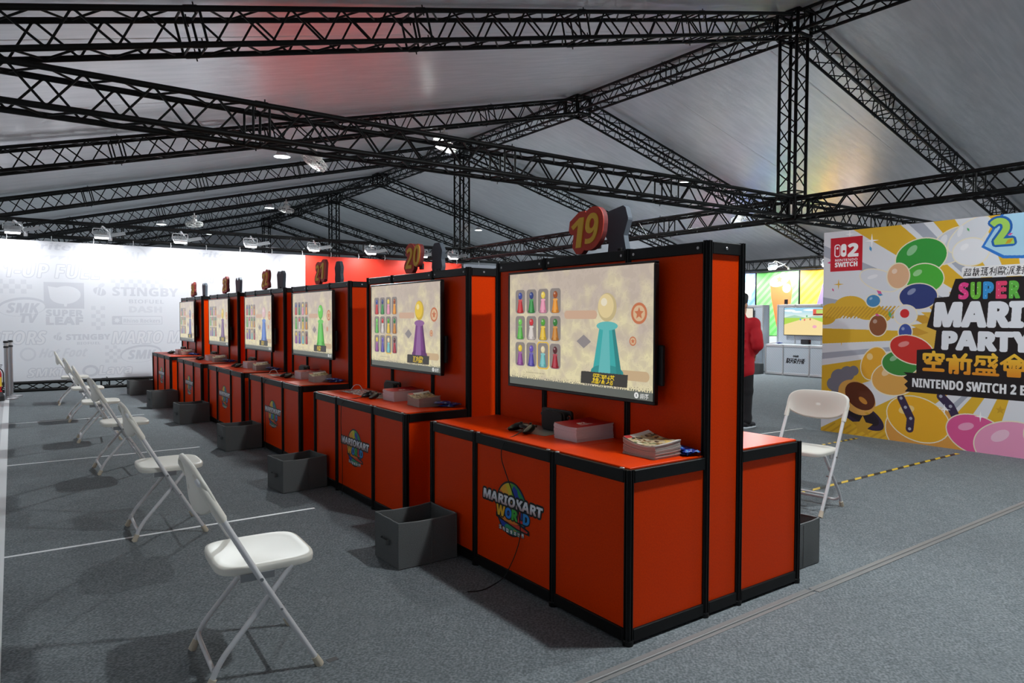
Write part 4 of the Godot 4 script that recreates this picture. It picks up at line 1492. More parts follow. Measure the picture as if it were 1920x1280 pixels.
func make_number(digits: String, label: String, w: float, h: float, lean: float) -> Node3D:   # red bubble board with raised yellow digits, faces -x
	var o := thing("number_sign", label, "number sign", Vector3.ZERO, FACE, "")
	var boards := []
	for k in 2:
		var big := PackedVector2Array()
		for lp in outlines(digits[k]):
			var area := 0.0
			var q := PackedVector2Array()
			for p in lp:
				q.append(Vector2((p.x - 0.5) * w + (0.5 - p.y) * lean * h + (k - 0.5) * w * 1.22, (0.5 - p.y) * h + (0.012 if k == 1 else -0.004)))
			for i in q.size():
				area += q[i].cross(q[(i + 1) % q.size()])
			if absf(area) > 0.004 and big.size() < 3:
				big = q
		if Geometry2D.is_polygon_clockwise(big):
			big.reverse()
		boards.append(Geometry2D.offset_polygon(big, 0.036, Geometry2D.JOIN_ROUND)[0])
	var merged := Geometry2D.merge_polygons(boards[0], boards[1])
	for q in merged:
		if Geometry2D.is_polygon_clockwise(q):
			continue
		var mb := MB.new()
		mb.prism(q, -0.034, -0.004)
		part("board", mb.done(), M.sign_edge, o)
		var fb := MB.new()
		fb.prism(q, -0.004, 0.002)
		part("front_plate", fb.done(), M.sign_red, o)
	for k in 2:
		var mb := MB.new()
		var t := text_tris(digits[k])
		for i in range(0, t.size(), 3):
			var tri := PackedVector2Array()
			for j in 3:
				var p := t[i + j]
				tri.append(Vector2((p.x - 0.5) * w + (0.5 - p.y) * lean * h + (k - 0.5) * w * 1.22, (0.5 - p.y) * h + (0.012 if k == 1 else -0.004)))
			var ar := (tri[1] - tri[0]).cross(tri[2] - tri[0])
			if absf(ar) < 1e-9:
				continue
			for z in [0.0, 0.006]:
				mb.face([Vector3(tri[0].x, tri[0].y, z), Vector3(tri[1].x, tri[1].y, z), Vector3(tri[2].x, tri[2].y, z)], Vector3(0, 0, 1 if z > 0.001 else -1))
		for lp in outlines(digits[k]):
			for i in lp.size():
				var a: Vector2 = lp[i]
				var b: Vector2 = lp[(i + 1) % lp.size()]
				var f := func(p: Vector2, z: float) -> Vector3: return Vector3((p.x - 0.5) * w + (0.5 - p.y) * lean * h + (k - 0.5) * w * 1.22, (0.5 - p.y) * h + (0.012 if k == 1 else -0.004), z)
				var dd := b - a
				mb.face([f.call(a, 0.0), f.call(b, 0.0), f.call(b, 0.006), f.call(a, 0.006)], Vector3(dd.y, dd.x, 0))
		part("digit", mb.done(), M.sign_yellow, o, Vector3(0, 0, 0.002))
	part("stand_foot", box_mesh(Vector3(0.05, 0.05, 0.02), 0.003), M.matt_black, o, Vector3(0.06, -h / 2 + 0.01, -0.044))
	return o

func make_back(pts: PackedVector2Array, label: String, m: Material) -> Node3D:   # the plain back of a sign that faces the other side
	var o := thing("sign_back", label, "sign", Vector3.ZERO, FACE, "")
	var q := pts
	if Geometry2D.is_polygon_clockwise(q):
		q.reverse()
	var sm: PackedVector2Array = Geometry2D.offset_polygon(q, 0.018, Geometry2D.JOIN_ROUND)[0]
	var mb := MB.new()
	mb.prism(sm, -0.018, 0.018)
	part("board", mb.done(), m, o)
	part("bracket", box_mesh(Vector3(0.03, 0.035, 0.02), 0.003), M.matt_black, o, Vector3(0.035, 0.02, 0.025))
	part("bracket_plate", box_mesh(Vector3(0.05, 0.03, 0.006), 0.002), M.sign_back, o, Vector3(-0.012, 0.02, 0.02))
	return o

# ------------------------------------------------------------------ lamps and fans
func make_lamp(label: String, at: Vector3, drop: float, energy: float) -> Node3D:   # a hanging high-bay lamp
	var o := thing("hall_lamp", label, "lamp", at)
	if not cache.has("lampcase"):
		var mb := MB.new()
		mb.lathe([Vector2(0.128, 0.0), Vector2(0.135, 0.002), Vector2(0.135, 0.02), Vector2(0.09, 0.05), Vector2(0.075, 0.1), Vector2(0.03, 0.11), Vector2(0.0, 0.112)], 28)
		cache["lampcase"] = mb.done()
		var lens := MB.new()
		lens.lathe([Vector2(0.0, -0.016), Vector2(0.06, -0.012), Vector2(0.11, 0.0), Vector2(0.127, 0.006)], 28)
		cache["lamplens"] = lens.done()
	part("housing", cache["lampcase"], M.lamp_case, o)
	part("lens", cache["lamplens"], M.lamp, o)
	part("hanger", tube_mesh([Vector3(0, 0.11, 0), Vector3(0, 0.11 + drop, 0)], 0.009, 8), M.truss, o)
	var l := SpotLight3D.new()
	l.name = "lamp_light"
	l.light_energy = energy
	l.light_color = LAMP_COLOR
	l.light_size = 0.1
	l.spot_range = 60.0
	l.spot_angle = 88.0
	l.spot_angle_attenuation = 0.35
	l.spot_attenuation = 2.0
	l.shadow_enabled = true
	o.add_child(l, true)
	l.position = Vector3(0, -0.03, 0)
	l.rotation.x = -PI / 2
	return o

const LAMP_COLOR := Color(0.96, 0.99, 1.0)
const FLOOD_COLOR := Color(0.99, 0.99, 1.0)

func make_flood(label: String, at: Vector3, turn: float, energy: float) -> Node3D:   # a flood light on a short arm, aimed back at the print; built to look along -z
	var o := thing("flood_light", label, "lamp", at, turn)
	if not cache.has("flood"):
		var mb := MB.new()
		mb.box(Vector3(0, 0.028, 0), Vector3(0.26, 0.05, 0.19), 0.012)
		for k in 7:
			mb.box(Vector3(-0.09 + k * 0.03, 0.062, 0), Vector3(0.006, 0.03, 0.15), 0.001)
		cache["flood"] = mb.done()
		var fc := MB.new()
		fc.box(Vector3(0, -0.012, 0), Vector3(0.235, 0.05, 0.165), 0.01)
		cache["floodface"] = fc.done()
		var arm := MB.new()
		arm.tube(PackedVector3Array(bent([Vector3(-0.145, 0.02, 0), Vector3(-0.145, 0.13, 0.02), Vector3(0.145, 0.13, 0.02), Vector3(0.145, 0.02, 0)], 0.03)), 0.009, 8)
		cache["floodyoke"] = arm.done()
		cache["floodarm"] = tube_mesh(bent([Vector3(0, 0.13, 0.02), Vector3(0.02, 0.2, -0.06), Vector3(0.16, 0.1, -0.28), Vector3(0.2, 0.0, -0.44), Vector3(0.2, -0.005, -0.48)], 0.06), 0.014, 8)
		cache["floodvisor"] = box_mesh(Vector3(0.26, 0.004, 0.16), 0.001)
	var head := part("housing", cache["flood"], M.lamp_case, o, Vector3.ZERO, Vector3(0.55, 0, 0))
	part("lens", cache["floodface"], M.flood, head, Vector3(0, 0.0, 0))
	part("yoke", cache["floodyoke"], M.lamp_case, o)
	part("arm", cache["floodarm"], M.lamp_case, o)
	part("clamp", box_mesh(Vector3(0.07, 0.09, 0.09), 0.01), M.steel, o, Vector3(0.2, -0.005, -0.51))
	part("visor", cache["floodvisor"], M.lamp_case, o, Vector3(0.28, 0.04, 0.02), Vector3(0.5, 0, 0.25))
	var l := SpotLight3D.new()
	l.name = "flood_beam"
	l.light_energy = energy
	l.light_color = FLOOD_COLOR
	l.light_size = 0.1
	l.spot_range = 40.0
	l.spot_angle = 72.0
	l.spot_angle_attenuation = 0.6
	l.spot_attenuation = 2.0
	l.shadow_enabled = true
	o.add_child(l, true)
	l.position = Vector3(0, -0.02, -0.02)
	l.rotation.x = -PI / 2 + 0.5
	return o

func make_fan(label: String, at: Vector3, tilt: Vector3, drop: float) -> Node3D:   # a white caged fan hung from a truss; the blades look along -y before tilting
	var o := thing("ceiling_fan", label, "fan", at)
	var head := Basis.from_euler(tilt)
	if not cache.has("fancage"):
		var mb := MB.new()
		var R := 0.235
		for q in [[R, 0.0], [R * 0.96, 0.045], [R * 0.96, -0.045], [R * 0.7, -0.075], [R * 0.42, -0.088], [R * 0.7, 0.07], [0.06, -0.095]]:
			var ring := PackedVector3Array()
			for k in 28:
				ring.append(Vector3(cos(TAU * k / 28) * q[0], q[1], sin(TAU * k / 28) * q[0]))
			mb.tube(ring, 0.005, 6, true)
		for k in 20:
			var a := TAU * k / 20
			var c := Vector3(cos(a), 0, sin(a))
			mb.tube(PackedVector3Array([c * 0.055 + Vector3(0, -0.095, 0), c * R * 0.7 + Vector3(0, -0.075, 0), c * R * 0.96 + Vector3(0, -0.045, 0), c * R, c * R * 0.96 + Vector3(0, 0.045, 0), c * R * 0.7 + Vector3(0, 0.07, 0), c * 0.07 + Vector3(0, 0.09, 0)]), 0.0032, 5)
		cache["fancage"] = mb.done()
		var mo := MB.new()
		mo.lathe([Vector2(0.0, -0.1), Vector2(0.055, -0.096), Vector2(0.058, -0.085), Vector2(0.03, -0.06), Vector2(0.03, 0.03), Vector2(0.075, 0.05), Vector2(0.08, 0.13), Vector2(0.05, 0.15), Vector2(0.0, 0.152)], 20)
		cache["fanmotor"] = mo.done()
		var bl := MB.new()
		for fl in [false, true]:
			bl.grid(8, 5, func(u: float, v: float) -> Vector3:
				var r := lerpf(0.035, 0.2, u)
				var wd := 0.05 + 0.09 * sin(PI * u * 0.9)
				return Vector3(r, -0.02 + (v - 0.5) * 0.05 + (0.002 if fl else 0.0), (v - 0.5) * wd), fl)
		cache["fanblade"] = bl.done()
	var eul := tilt
	part("cage", cache["fancage"], M.fan_white, o, Vector3.ZERO, eul)
	part("motor", cache["fanmotor"], M.fan_white, o, Vector3.ZERO, eul)
	for k in 3:
		var b := part("blade", cache["fanblade"], M.fan_white, o)
		b.basis = head * Basis(Vector3.UP, TAU * k / 3)
	part("bracket", tube_mesh(bent([head * Vector3(0, 0.14, 0), Vector3(0, 0.2, 0), Vector3(0, maxf(0.24, drop), 0)], 0.03), 0.016, 8), M.fan_white, o)
	part("mount", box_mesh(Vector3(0.12, 0.06, 0.1), 0.008), M.fan_white, o, Vector3(0, 0.22, 0))
	return o

# ------------------------------------------------------------------ the person
func field_mesh(bones: Array, cell: float, blend: float) -> ArrayMesh:
	# bones [a, b, radius a, radius b (, flattening of z)]; tapered capsules joined by a smooth minimum, meshed as surface nets
	var lo := Vector3(INF, INF, INF)
	var hi := -lo
	for b in bones:
		var r: float = maxf(b[2], b[3]) + cell * 2
		lo = lo.min(b[0] - Vector3.ONE * r).min(b[1] - Vector3.ONE * r)
		hi = hi.max(b[0] + Vector3.ONE * r).max(b[1] + Vector3.ONE * r)
	var nx := int(ceil((hi.x - lo.x) / cell)) + 1
	var ny := int(ceil((hi.y - lo.y) / cell)) + 1
	var nz := int(ceil((hi.z - lo.z) / cell)) + 1
	var d := PackedFloat32Array()
	d.resize(nx * ny * nz)
	d.fill(1.0)
	for b in bones:
		var a: Vector3 = b[0]
		var e: Vector3 = b[1]
		var ra: float = b[2]
		var rb: float = b[3]
		var fl: float = b[4] if b.size() > 4 else 1.0
		var reach := maxf(ra, rb) + blend + cell * 2
		var l3 := ((a.min(e) - Vector3.ONE * reach - lo) / cell).floor()
		var h3 := ((a.max(e) + Vector3.ONE * reach - lo) / cell).ceil()
		var ab := e - a
		var ab2 := Vector3(ab.x, ab.y, ab.z / fl)
		var len2 := maxf(ab2.length_squared(), 1e-9)
		for k in range(maxi(0, int(l3.z)), mini(nz - 1, int(h3.z)) + 1):
			for j in range(maxi(0, int(l3.y)), mini(ny - 1, int(h3.y)) + 1):
				for i in range(maxi(0, int(l3.x)), mini(nx - 1, int(h3.x)) + 1):
					var p := lo + Vector3(i, j, k) * cell - a
					p.z /= fl
					var t := clampf(p.dot(ab2) / len2, 0.0, 1.0)
					var v := (p - ab2 * t).length() - lerpf(ra, rb, t)
					var q := (k * ny + j) * nx + i
					var o := d[q]
					var hh := maxf(blend - absf(o - v), 0.0) / blend
					d[q] = minf(o, v) - hh * hh * blend * 0.25
	var mb := MB.new()
	var ids := {}
	var sx := 1
	var sy := nx
	var sz := nx * ny
	for k in nz - 1:
		for j in ny - 1:
			for i in nx - 1:
				var q := (k * ny + j) * nx + i
				var c := [d[q], d[q + sx], d[q + sy], d[q + sx + sy], d[q + sz], d[q + sx + sz], d[q + sy + sz], d[q + sx + sy + sz]]
				var neg := 0
				for w in c:
					if w < 0.0:
						neg += 1
				if neg == 0 or neg == 8:
					continue
				var sum := Vector3.ZERO
				var cnt := 0
				for ed in [[0, 1], [2, 3], [4, 5], [6, 7], [0, 2], [1, 3], [4, 6], [5, 7], [0, 4], [1, 5], [2, 6], [3, 7]]:
					var da: float = c[ed[0]]
					var db: float = c[ed[1]]
					if (da < 0.0) != (db < 0.0):
						var pa := Vector3(ed[0] & 1, (ed[0] >> 1) & 1, ed[0] >> 2)
						var pb := Vector3(ed[1] & 1, (ed[1] >> 1) & 1, ed[1] >> 2)
						sum += pa.lerp(pb, da / (da - db))
						cnt += 1
				var g := Vector3(c[1] + c[3] + c[5] + c[7] - c[0] - c[2] - c[4] - c[6], c[2] + c[3] + c[6] + c[7] - c[0] - c[1] - c[4] - c[5], c[4] + c[5] + c[6] + c[7] - c[0] - c[1] - c[2] - c[3])
				ids[q] = mb.vert(lo + (Vector3(i, j, k) + sum / cnt) * cell, g)
	for q in ids:
		for ax in [[sx, sy, sz], [sy, sz, sx], [sz, sx, sy]]:
			var da := d[q]
			var db := d[q + ax[0]]
			if (da < 0.0) == (db < 0.0):
				continue
			var n0: int = q - ax[1]
			var n1: int = q - ax[1] - ax[2]
			var n2: int = q - ax[2]
			if not (ids.has(n0) and ids.has(n1) and ids.has(n2)):
				continue
			if da < 0.0:
				mb.tri_i(ids[q], ids[n0], ids[n1])
				mb.tri_i(ids[q], ids[n1], ids[n2])
			else:
				mb.tri_i(ids[q], ids[n1], ids[n0])
				mb.tri_i(ids[q], ids[n2], ids[n1])
	return mb.done()

func make_person(at: Vector3, turn: float) -> void:   # built facing +x; a helper watching a screen, hands joined in front
	var o := thing("person", "person in a red jacket and black trousers standing with back turned beyond the nearest booth", "person", at, turn)
	var skin := mat(rgb(206, 160, 130), 0.6)
	var V := func(x: float, y: float, z: float) -> Vector3: return Vector3(x, y, z)
	var body := [
		[V.call(0.0, 1.38, 0), V.call(0.015, 1.49, 0), 0.058, 0.054],
		[V.call(0.02, 1.545, 0), V.call(0.012, 1.635, 0), 0.07, 0.088, 0.88],
		[V.call(0.03, 1.505, 0), V.call(0.062, 1.515, 0), 0.05, 0.032],
		[V.call(0.092, 1.575, 0), V.call(0.108, 1.548, 0), 0.01, 0.015],
		[V.call(0.085, 1.522, -0.016), V.call(0.085, 1.522, 0.016), 0.01, 0.01],
		[V.call(0.005, 1.585, -0.083), V.call(0.0, 1.56, -0.081), 0.018, 0.013],
		[V.call(0.005, 1.585, 0.083), V.call(0.0, 1.56, 0.081), 0.018, 0.013],
		[V.call(0.0, 0.95, 0), V.call(0.0, 1.32, 0), 0.1, 0.11, 1.3],
		[V.call(0.0, 1.34, -0.05), V.call(0.0, 1.35, -0.17), 0.06, 0.055], [V.call(0.0, 1.34, 0.05), V.call(0.0, 1.35, 0.17), 0.06, 0.055],
	]
	for s in [-1, 1]:
		body.append([V.call(0, 1.35, s * 0.19), V.call(-0.02, 1.07, s * 0.245), 0.046, 0.038])
		body.append([V.call(-0.02, 1.07, s * 0.245), V.call(0.17, 0.95, s * 0.1), 0.037, 0.026])
		body.append([V.call(0, 0.92, s * 0.09), V.call(0.01, 0.5, s * 0.1), 0.08, 0.052])
		body.append([V.call(0.01, 0.5, s * 0.1), V.call(-0.01, 0.09, s * 0.105), 0.048, 0.034])
	part("body", field_mesh(body, 0.0145, 0.035), skin, o)
	for s in [-1, 1]:   # each hand: palm, four fingers of different lengths that curl, and a thumb
		var hand := []
		var w: Vector3 = V.call(0.17, 0.95, s * 0.1)
		var f := (V.call(0.19, 0.935, s * 0.1) - V.call(0.02, 1.045, s * 0.23)).normalized() as Vector3
		var side := f.cross(Vector3.UP).normalized()
		var dn := f.cross(side).normalized()
		if dn.y > 0.0:
			dn = -dn
		hand.append([w - f * 0.03, w + f * 0.02, 0.024, 0.026])
		for k in 4:
			var off: float = (k - 1.5) * 0.0195
			var base: Vector3 = w + f * 0.075 + side * off
			hand.append([w + f * 0.012 + side * off * 0.7, base, 0.014, 0.0105])
			var ln: float = [0.8, 0.95, 1.0, 0.86][k]
			var p1: Vector3 = base + (f + dn * 0.35).normalized() * 0.036 * ln
			var p2: Vector3 = p1 + (f * 0.6 + dn).normalized() * 0.026 * ln
			var p3: Vector3 = p2 + (f * 0.1 + dn).normalized() * 0.02 * ln
			hand.append([base, p1, 0.0092, 0.0085])
			hand.append([p1, p2, 0.0085, 0.0078])
			hand.append([p2, p3, 0.0078, 0.0068])
		var th: Vector3 = w + f * 0.02 + side * -s * 0.03
		hand.append([w + f * 0.01, th + f * 0.015, 0.014, 0.0115])
		hand.append([th + f * 0.015, th + f * 0.045 + side * -s * 0.012 + dn * 0.008, 0.0105, 0.009])
		hand.append([th + f * 0.045 + side * -s * 0.012 + dn * 0.008, th + f * 0.066 + side * -s * 0.008 + dn * 0.018, 0.009, 0.0075])
		part("hand", field_mesh(hand, 0.0042, 0.007), skin, o)
	var jacket := [
		[V.call(0.0, 0.74, 0), V.call(0.0, 1.0, 0), 0.135, 0.13, 1.45],
		[V.call(0.0, 1.0, 0), V.call(-0.005, 1.27, 0), 0.13, 0.138, 1.4],
		[V.call(0.0, 1.33, -0.06), V.call(0.0, 1.345, -0.18), 0.085, 0.075], [V.call(0.0, 1.33, 0.06), V.call(0.0, 1.345, 0.18), 0.085, 0.075],
		[V.call(-0.01, 1.4, 0), V.call(0.0, 1.43, 0), 0.085, 0.072],
	]
	for s in [-1, 1]:
		jacket.append([V.call(0, 1.335, s * 0.195), V.call(-0.03, 1.07, s * 0.262), 0.074, 0.062])
		jacket.append([V.call(-0.03, 1.07, s * 0.262), V.call(0.135, 0.975, s * 0.128), 0.062, 0.045])
		jacket.append([V.call(-0.02, 1.2, s * 0.232), V.call(-0.04, 1.14, s * 0.25), 0.07, 0.069])
	for k in 5:
		jacket.append([V.call(-0.13, 0.8 + k * 0.1, -0.1), V.call(-0.125, 0.83 + k * 0.1, 0.12), 0.012, 0.01])
	part("jacket", field_mesh(jacket, 0.0145, 0.04), mat(rgb(196, 16, 34), 0.75), o)
	var legs := [[V.call(0, 0.82, 0), V.call(0, 0.93, 0), 0.115, 0.115, 1.35]]
	for s in [-1, 1]:
		legs.append([V.call(0, 0.86, s * 0.09), V.call(0.012, 0.48, s * 0.1), 0.098, 0.074])
		legs.append([V.call(0.012, 0.48, s * 0.1), V.call(-0.012, 0.1, s * 0.105), 0.072, 0.062])
		legs.append([V.call(0.0, 0.13, s * 0.105), V.call(-0.02, 0.1, s * 0.105), 0.066, 0.064])
	part("trousers", field_mesh(legs, 0.0145, 0.03), mat(rgb(28, 28, 32), 0.8), o)
	for s in [-1, 1]:
		part("shoe", field_mesh([[V.call(-0.05, 0.05, s * 0.105), V.call(0.06, 0.045, s * 0.11), 0.045, 0.042], [V.call(0.06, 0.045, s * 0.11), V.call(0.15, 0.033, s * 0.118), 0.042, 0.031], [V.call(-0.03, 0.06, s * 0.105), V.call(-0.02, 0.1, s * 0.105), 0.042, 0.04]], 0.011, 0.02), mat(rgb(30, 31, 36), 0.6), o)
		part("sole", field_mesh([[V.call(-0.055, 0.014, s * 0.105), V.call(0.15, 0.014, s * 0.118), 0.044, 0.036], [V.call(0.0, 0.014, s * 0.105), V.call(0.09, 0.014, s * 0.114), 0.045, 0.044]], 0.011, 0.01), mat(rgb(214, 222, 230), 0.6), o).scale.y = 0.4
	part("hair", field_mesh([[V.call(0.0, 1.64, 0), V.call(-0.012, 1.66, 0), 0.096, 0.096, 0.92], [V.call(-0.045, 1.6, 0), V.call(-0.05, 1.54, 0), 0.062, 0.048], [V.call(0.055, 1.69, -0.03), V.call(0.055, 1.69, 0.03), 0.045, 0.045]], 0.012, 0.03), mat(rgb(24, 22, 22), 0.6), o)
	var img := Image.create(128, 160, false, Image.FORMAT_RGBA8)
	round_rect(img, 22, 6, 22, 52, 10, Color.WHITE)
	round_rect(img, 50, 6, 22, 52, 10, Color.WHITE)
	write(img, "2", Vector2(80, 8), 38, 50, Color.WHITE, 2)
	write(img, "NINTENDO", Vector2(10, 84), 108, 14, Color.WHITE)
	write(img, "SWITCH.", Vector2(10, 112), 108, 24, Color.WHITE)
	var pm := paint(img, 0.7)
	pm.transparency = BaseMaterial3D.TRANSPARENCY_ALPHA_SCISSOR
	var mb := MB.new()
	mb.grid(8, 6, func(u: float, v: float) -> Vector3:
		var z := (u - 0.5) * 0.2
		return Vector3(-0.149 + 1.1 * z * z, 1.1 + v * 0.24, z))
	part("back_print", mb.done(), pm, o)

func screen_light(parent: Node3D, size: Vector2, e: float, c: Color) -> void:   # the light that a lit screen throws, just in front of it
	var l := AreaLight3D.new()
	l.name = "screen_light"
	l.area_size = size
	l.light_energy = e
	l.light_color = c
	l.area_range = 20.0
	l.area_attenuation = 2.0
	l.shadow_enabled = true
	parent.add_child(l, true)
	l.position = Vector3(0, 0, 0.02)
	l.rotation.y = PI

# ------------------------------------------------------------------ the scene
func _ready() -> void:
	rng.seed = 7
	# camera, background, exposure
	var cam := Camera3D.new()
	cam.name = "camera"
	add_child(cam)
	cam.position = Vector3(-2.138, 1.409, 2.126)
	cam.rotation_degrees = Vector3(-1.921, -35.56, 0.112)
	cam.fov = 52.04
	cam.near = 0.05
	cam.far = 200.0
	cam.current = true
	var we := WorldEnvironment.new()
	we.name = "surroundings"
	var env := Environment.new()
	env.background_mode = Environment.BG_COLOR
	env.background_color = Color(0.02, 0.02, 0.025)
	env.ambient_light_source = Environment.AMBIENT_SOURCE_DISABLED
	env.tonemap_mode = Environment.TONE_MAPPER_LINEAR
	env.tonemap_exposure = 1.0
	env.sdfgi_enabled = true
	env.ssao_enabled = true
	env.ssil_enabled = true
	we.environment = env
	add_child(we)
	var LAMP_ENERGY := [12.0, 12.0, 23.0, 23.0, 26.0, 26.0, 24.0]   # by frame
	var FLOOD_ENERGY := 0.9
	var SIDE_FLOOD := 6.0
	var SCREEN := 0.8
	var SCREEN_LIGHT := 0.12

	font_bold = SystemFont.new()
	font_bold.font_names = PackedStringArray(["Droid Sans"])
	font_bold.font_weight = 700
	make_materials()

	# ---------------------------------------------------------------- the tent
	var Z_FRONT := 7.5
	var Z_BACK := -39.0
	var fm := MB.new()
	fm.box(Vector3(8.3, -0.03, (Z_FRONT + Z_BACK) / 2), Vector3(21.0, 0.06, Z_FRONT - Z_BACK))
	struct("floor", fm.done(), M.carpet, "grey carpet of the hall")
	var f2 := MB.new()
	f2.box(Vector3(-2.94, -0.03, (Z_FRONT + Z_BACK) / 2), Vector3(1.48, 0.06, Z_FRONT - Z_BACK))
	struct("floor_001", f2.done(), M.pale_floor, "pale hard floor beside the carpet")
	part("edge_strip", box_mesh(Vector3(0.07, 0.002, 20.0)), M.white_tape, get_node("floor_001"), Vector3(-2.235, 0.001, -4.5))
	for k in 24:
		part("floor_board", box_mesh(Vector3(1.3, 0.004, 0.78), 0.002), M.pale_floor, get_node("floor_001"), Vector3(-2.95, 0.002, 2.0 - k * 0.8))
	var off := 0.24
	var lm := MB.new()   # the left slope of the roof, a thick sheet
	var yl := RIDGE_Y - 0.246 * (RIDGE_X + 3.9) + off
	var ly := RIDGE_Y + off
	for q in [[-3.9, yl, RIDGE_X, ly], [RIDGE_X, ly, 19.6, RIDGE_Y - 0.259 * (19.6 - RIDGE_X) + off]]:
		var mb := MB.new()
		var a := Vector3(q[0], q[1], 0)
		var b := Vector3(q[2], q[3], 0)
		var x := (b - a).normalized()
		mb.box(Vector3(a.distance_to(b) / 2, 0.03, 0), Vector3(a.distance_to(b) + 0.02, 0.06, Z_FRONT - Z_BACK + 0.4))
		var o := struct("ceiling" if q[0] < 0 else "ceiling_001", mb.done(), M.membrane, "silver grey tent roof membrane")
		o.transform = Transform3D(Basis(x, Vector3(-x.y, x.x, 0), Vector3.BACK), a + Vector3(0, 0, (Z_FRONT + Z_BACK) / 2))
		var L := a.distance_to(b)
		for k in 17:
			part("seam", box_mesh(Vector3(L - 0.1, 0.002, 0.022)), M.seam, o, Vector3(L / 2, -0.001, 20.7 - k * 2.55))
	for q in [["wall_left", Vector3(-3.72, 2.0, -15.75), Vector3(0.12, 4.2, 46.7)], ["wall_right", Vector3(19.2, 2.0, -15.75), Vector3(0.12, 4.4, 46.7)], ["wall_back", Vector3(7.7, 3.2, Z_BACK - 0.06), Vector3(23.2, 6.6, 0.12)], ["wall_front", Vector3(7.7, 3.2, Z_FRONT + 0.06), Vector3(23.2, 6.6, 0.12)]]:
		var mb := MB.new()
		mb.box(q[1], q[2])
		struct(q[0], mb.done(), M.tent_wall)

	# ---------------------------------------------------------------- trusses
	var fz := [0.75, -4.35, -9.5, -14.3, -19.5, -23.6, -28.0, -32.3]
	var ordinal := ["frame behind the camera", "nearest frame", "second frame", "third frame", "fourth frame", "fifth frame", "sixth frame", "farthest frame"]
	var sl := 0.246
	var sr := 0.259
	for i in fz.size():
		var z: float = fz[i]
		truss("roof_truss", "black lattice rafter truss of the left roof slope, %s" % ordinal[i], Vector3(EAVE_L, RIDGE_Y - sl * (RIDGE_X - EAVE_L), z), Vector3(RIDGE_X - 0.2, RIDGE_Y - sl * 0.2, z))
		truss("roof_truss", "black lattice rafter truss of the right roof slope, %s" % ordinal[i], Vector3(RIDGE_X + 0.2, RIDGE_Y - sr * 0.2, z), Vector3(EAVE_R, RIDGE_Y - sr * (EAVE_R - RIDGE_X), z))
		corner_block("black cube where ridge and rafters meet, %s" % ordinal[i], Vector3(RIDGE_X, RIDGE_Y, z))
		if i:
			truss("ridge_truss", "black lattice ridge truss running from the %s to the %s" % [ordinal[i - 1], ordinal[i]], Vector3(RIDGE_X, RIDGE_Y, fz[i - 1] - 0.2), Vector3(RIDGE_X, RIDGE_Y, z + 0.2))
		if i % 2 == 1:
			truss("post_truss", "black upright lattice truss below the ridge, %s" % ordinal[i], Vector3(RIDGE_X, CHORD_Y + 0.2, z), Vector3(RIDGE_X, RIDGE_Y - 0.2, z))
			corner_block("black cube where crossing lower trusses meet, %s" % ordinal[i], Vector3(RIDGE_X, CHORD_Y, z))
			truss("cross_truss", "black level lattice truss left of the middle, %s" % ordinal[i], Vector3(EAVE_L, CHORD_Y, z), Vector3(RIDGE_X - 0.2, CHORD_Y, z))
			truss("cross_truss", "black level lattice truss right of the middle, %s" % ordinal[i], Vector3(RIDGE_X + 0.2, CHORD_Y, z), Vector3(EAVE_R, CHORD_Y, z))
			for x in [EAVE_L - 0.2, EAVE_R + 0.2]:
				truss("column_truss", "black lattice column at the %s eave, %s" % ["left" if x < 0 else "right", ordinal[i]], Vector3(x, 0, z), Vector3(x, 3.3, z))
	truss("middle_truss", "black level lattice truss along the middle, from the nearest crossing outward", Vector3(RIDGE_X, CHORD_Y, 5.4), Vector3(RIDGE_X, CHORD_Y, -4.15))
	truss("middle_truss", "black level lattice truss along the middle, from the nearest crossing to the red backdrop", Vector3(RIDGE_X, CHORD_Y, -4.55), Vector3(RIDGE_X, CHORD_Y, -14.1))

	# ---------------------------------------------------------------- printed walls
	var BZ := -14.08
	var bd := thing("backdrop", "white printed backdrop with pale grey sponsor marks behind the row of booths", "backdrop", Vector3(0, 0, BZ))
	var X_A := -3.1
	var X_B := 3.48
	part("board", box_mesh(Vector3(X_B - X_A, 2.7, 0.03), 0.002), M.tent_wall, bd, Vector3((X_A + X_B) / 2, 1.52, -0.017))
	var pr := MB.new()
	pr.quad_uv(Vector3(X_A, 0.17, 0), Vector3(X_B, 0.17, 0), Vector3(X_B, 2.87, 0), Vector3(X_A, 2.87, 0), Vector3(0, 0, 1))
	part("print", pr.done(), paint(draw_backdrop(), 0.6), bd)
	var bd2 := thing("backdrop", "plain red backdrop seen above the second nearest orange booth", "backdrop", Vector3(0, 0, BZ))
	part("board", box_mesh(Vector3(4.28, 2.7, 0.034), 0.002), M.backdrop_red, bd2, Vector3(5.63, 1.52, -0.018))
	var bd3 := thing("backdrop", "plain grey backdrop continuing right of the red one", "backdrop", Vector3(0, 0, BZ))
	part("board", box_mesh(Vector3(6.0, 2.7, 0.034), 0.002), M.backdrop_grey, bd3, Vector3(10.85, 1.52, -0.018))
	for k in 20:
		var x := -2.9 + k * 0.7
		var owner_: Node3D = bd if x < X_B else bd2 if x < 7.75 else bd3
		part("tie", tube_mesh([Vector3(x, 2.85, 0.01), Vector3(x + 0.01, 2.9, 0.03), Vector3(x + 0.01, 2.97, 0.0)], 0.006, 6), M.white_tape, owner_)
	truss("base_truss", "low black lattice truss on the floor at the foot of the white backdrop", Vector3(-3.05, 0.097, BZ + 0.14), Vector3(13.8, 0.097, BZ + 0.14), 0.14)
	var nth := ["first", "second", "third", "fourth", "fifth", "sixth", "seventh", "eighth"]
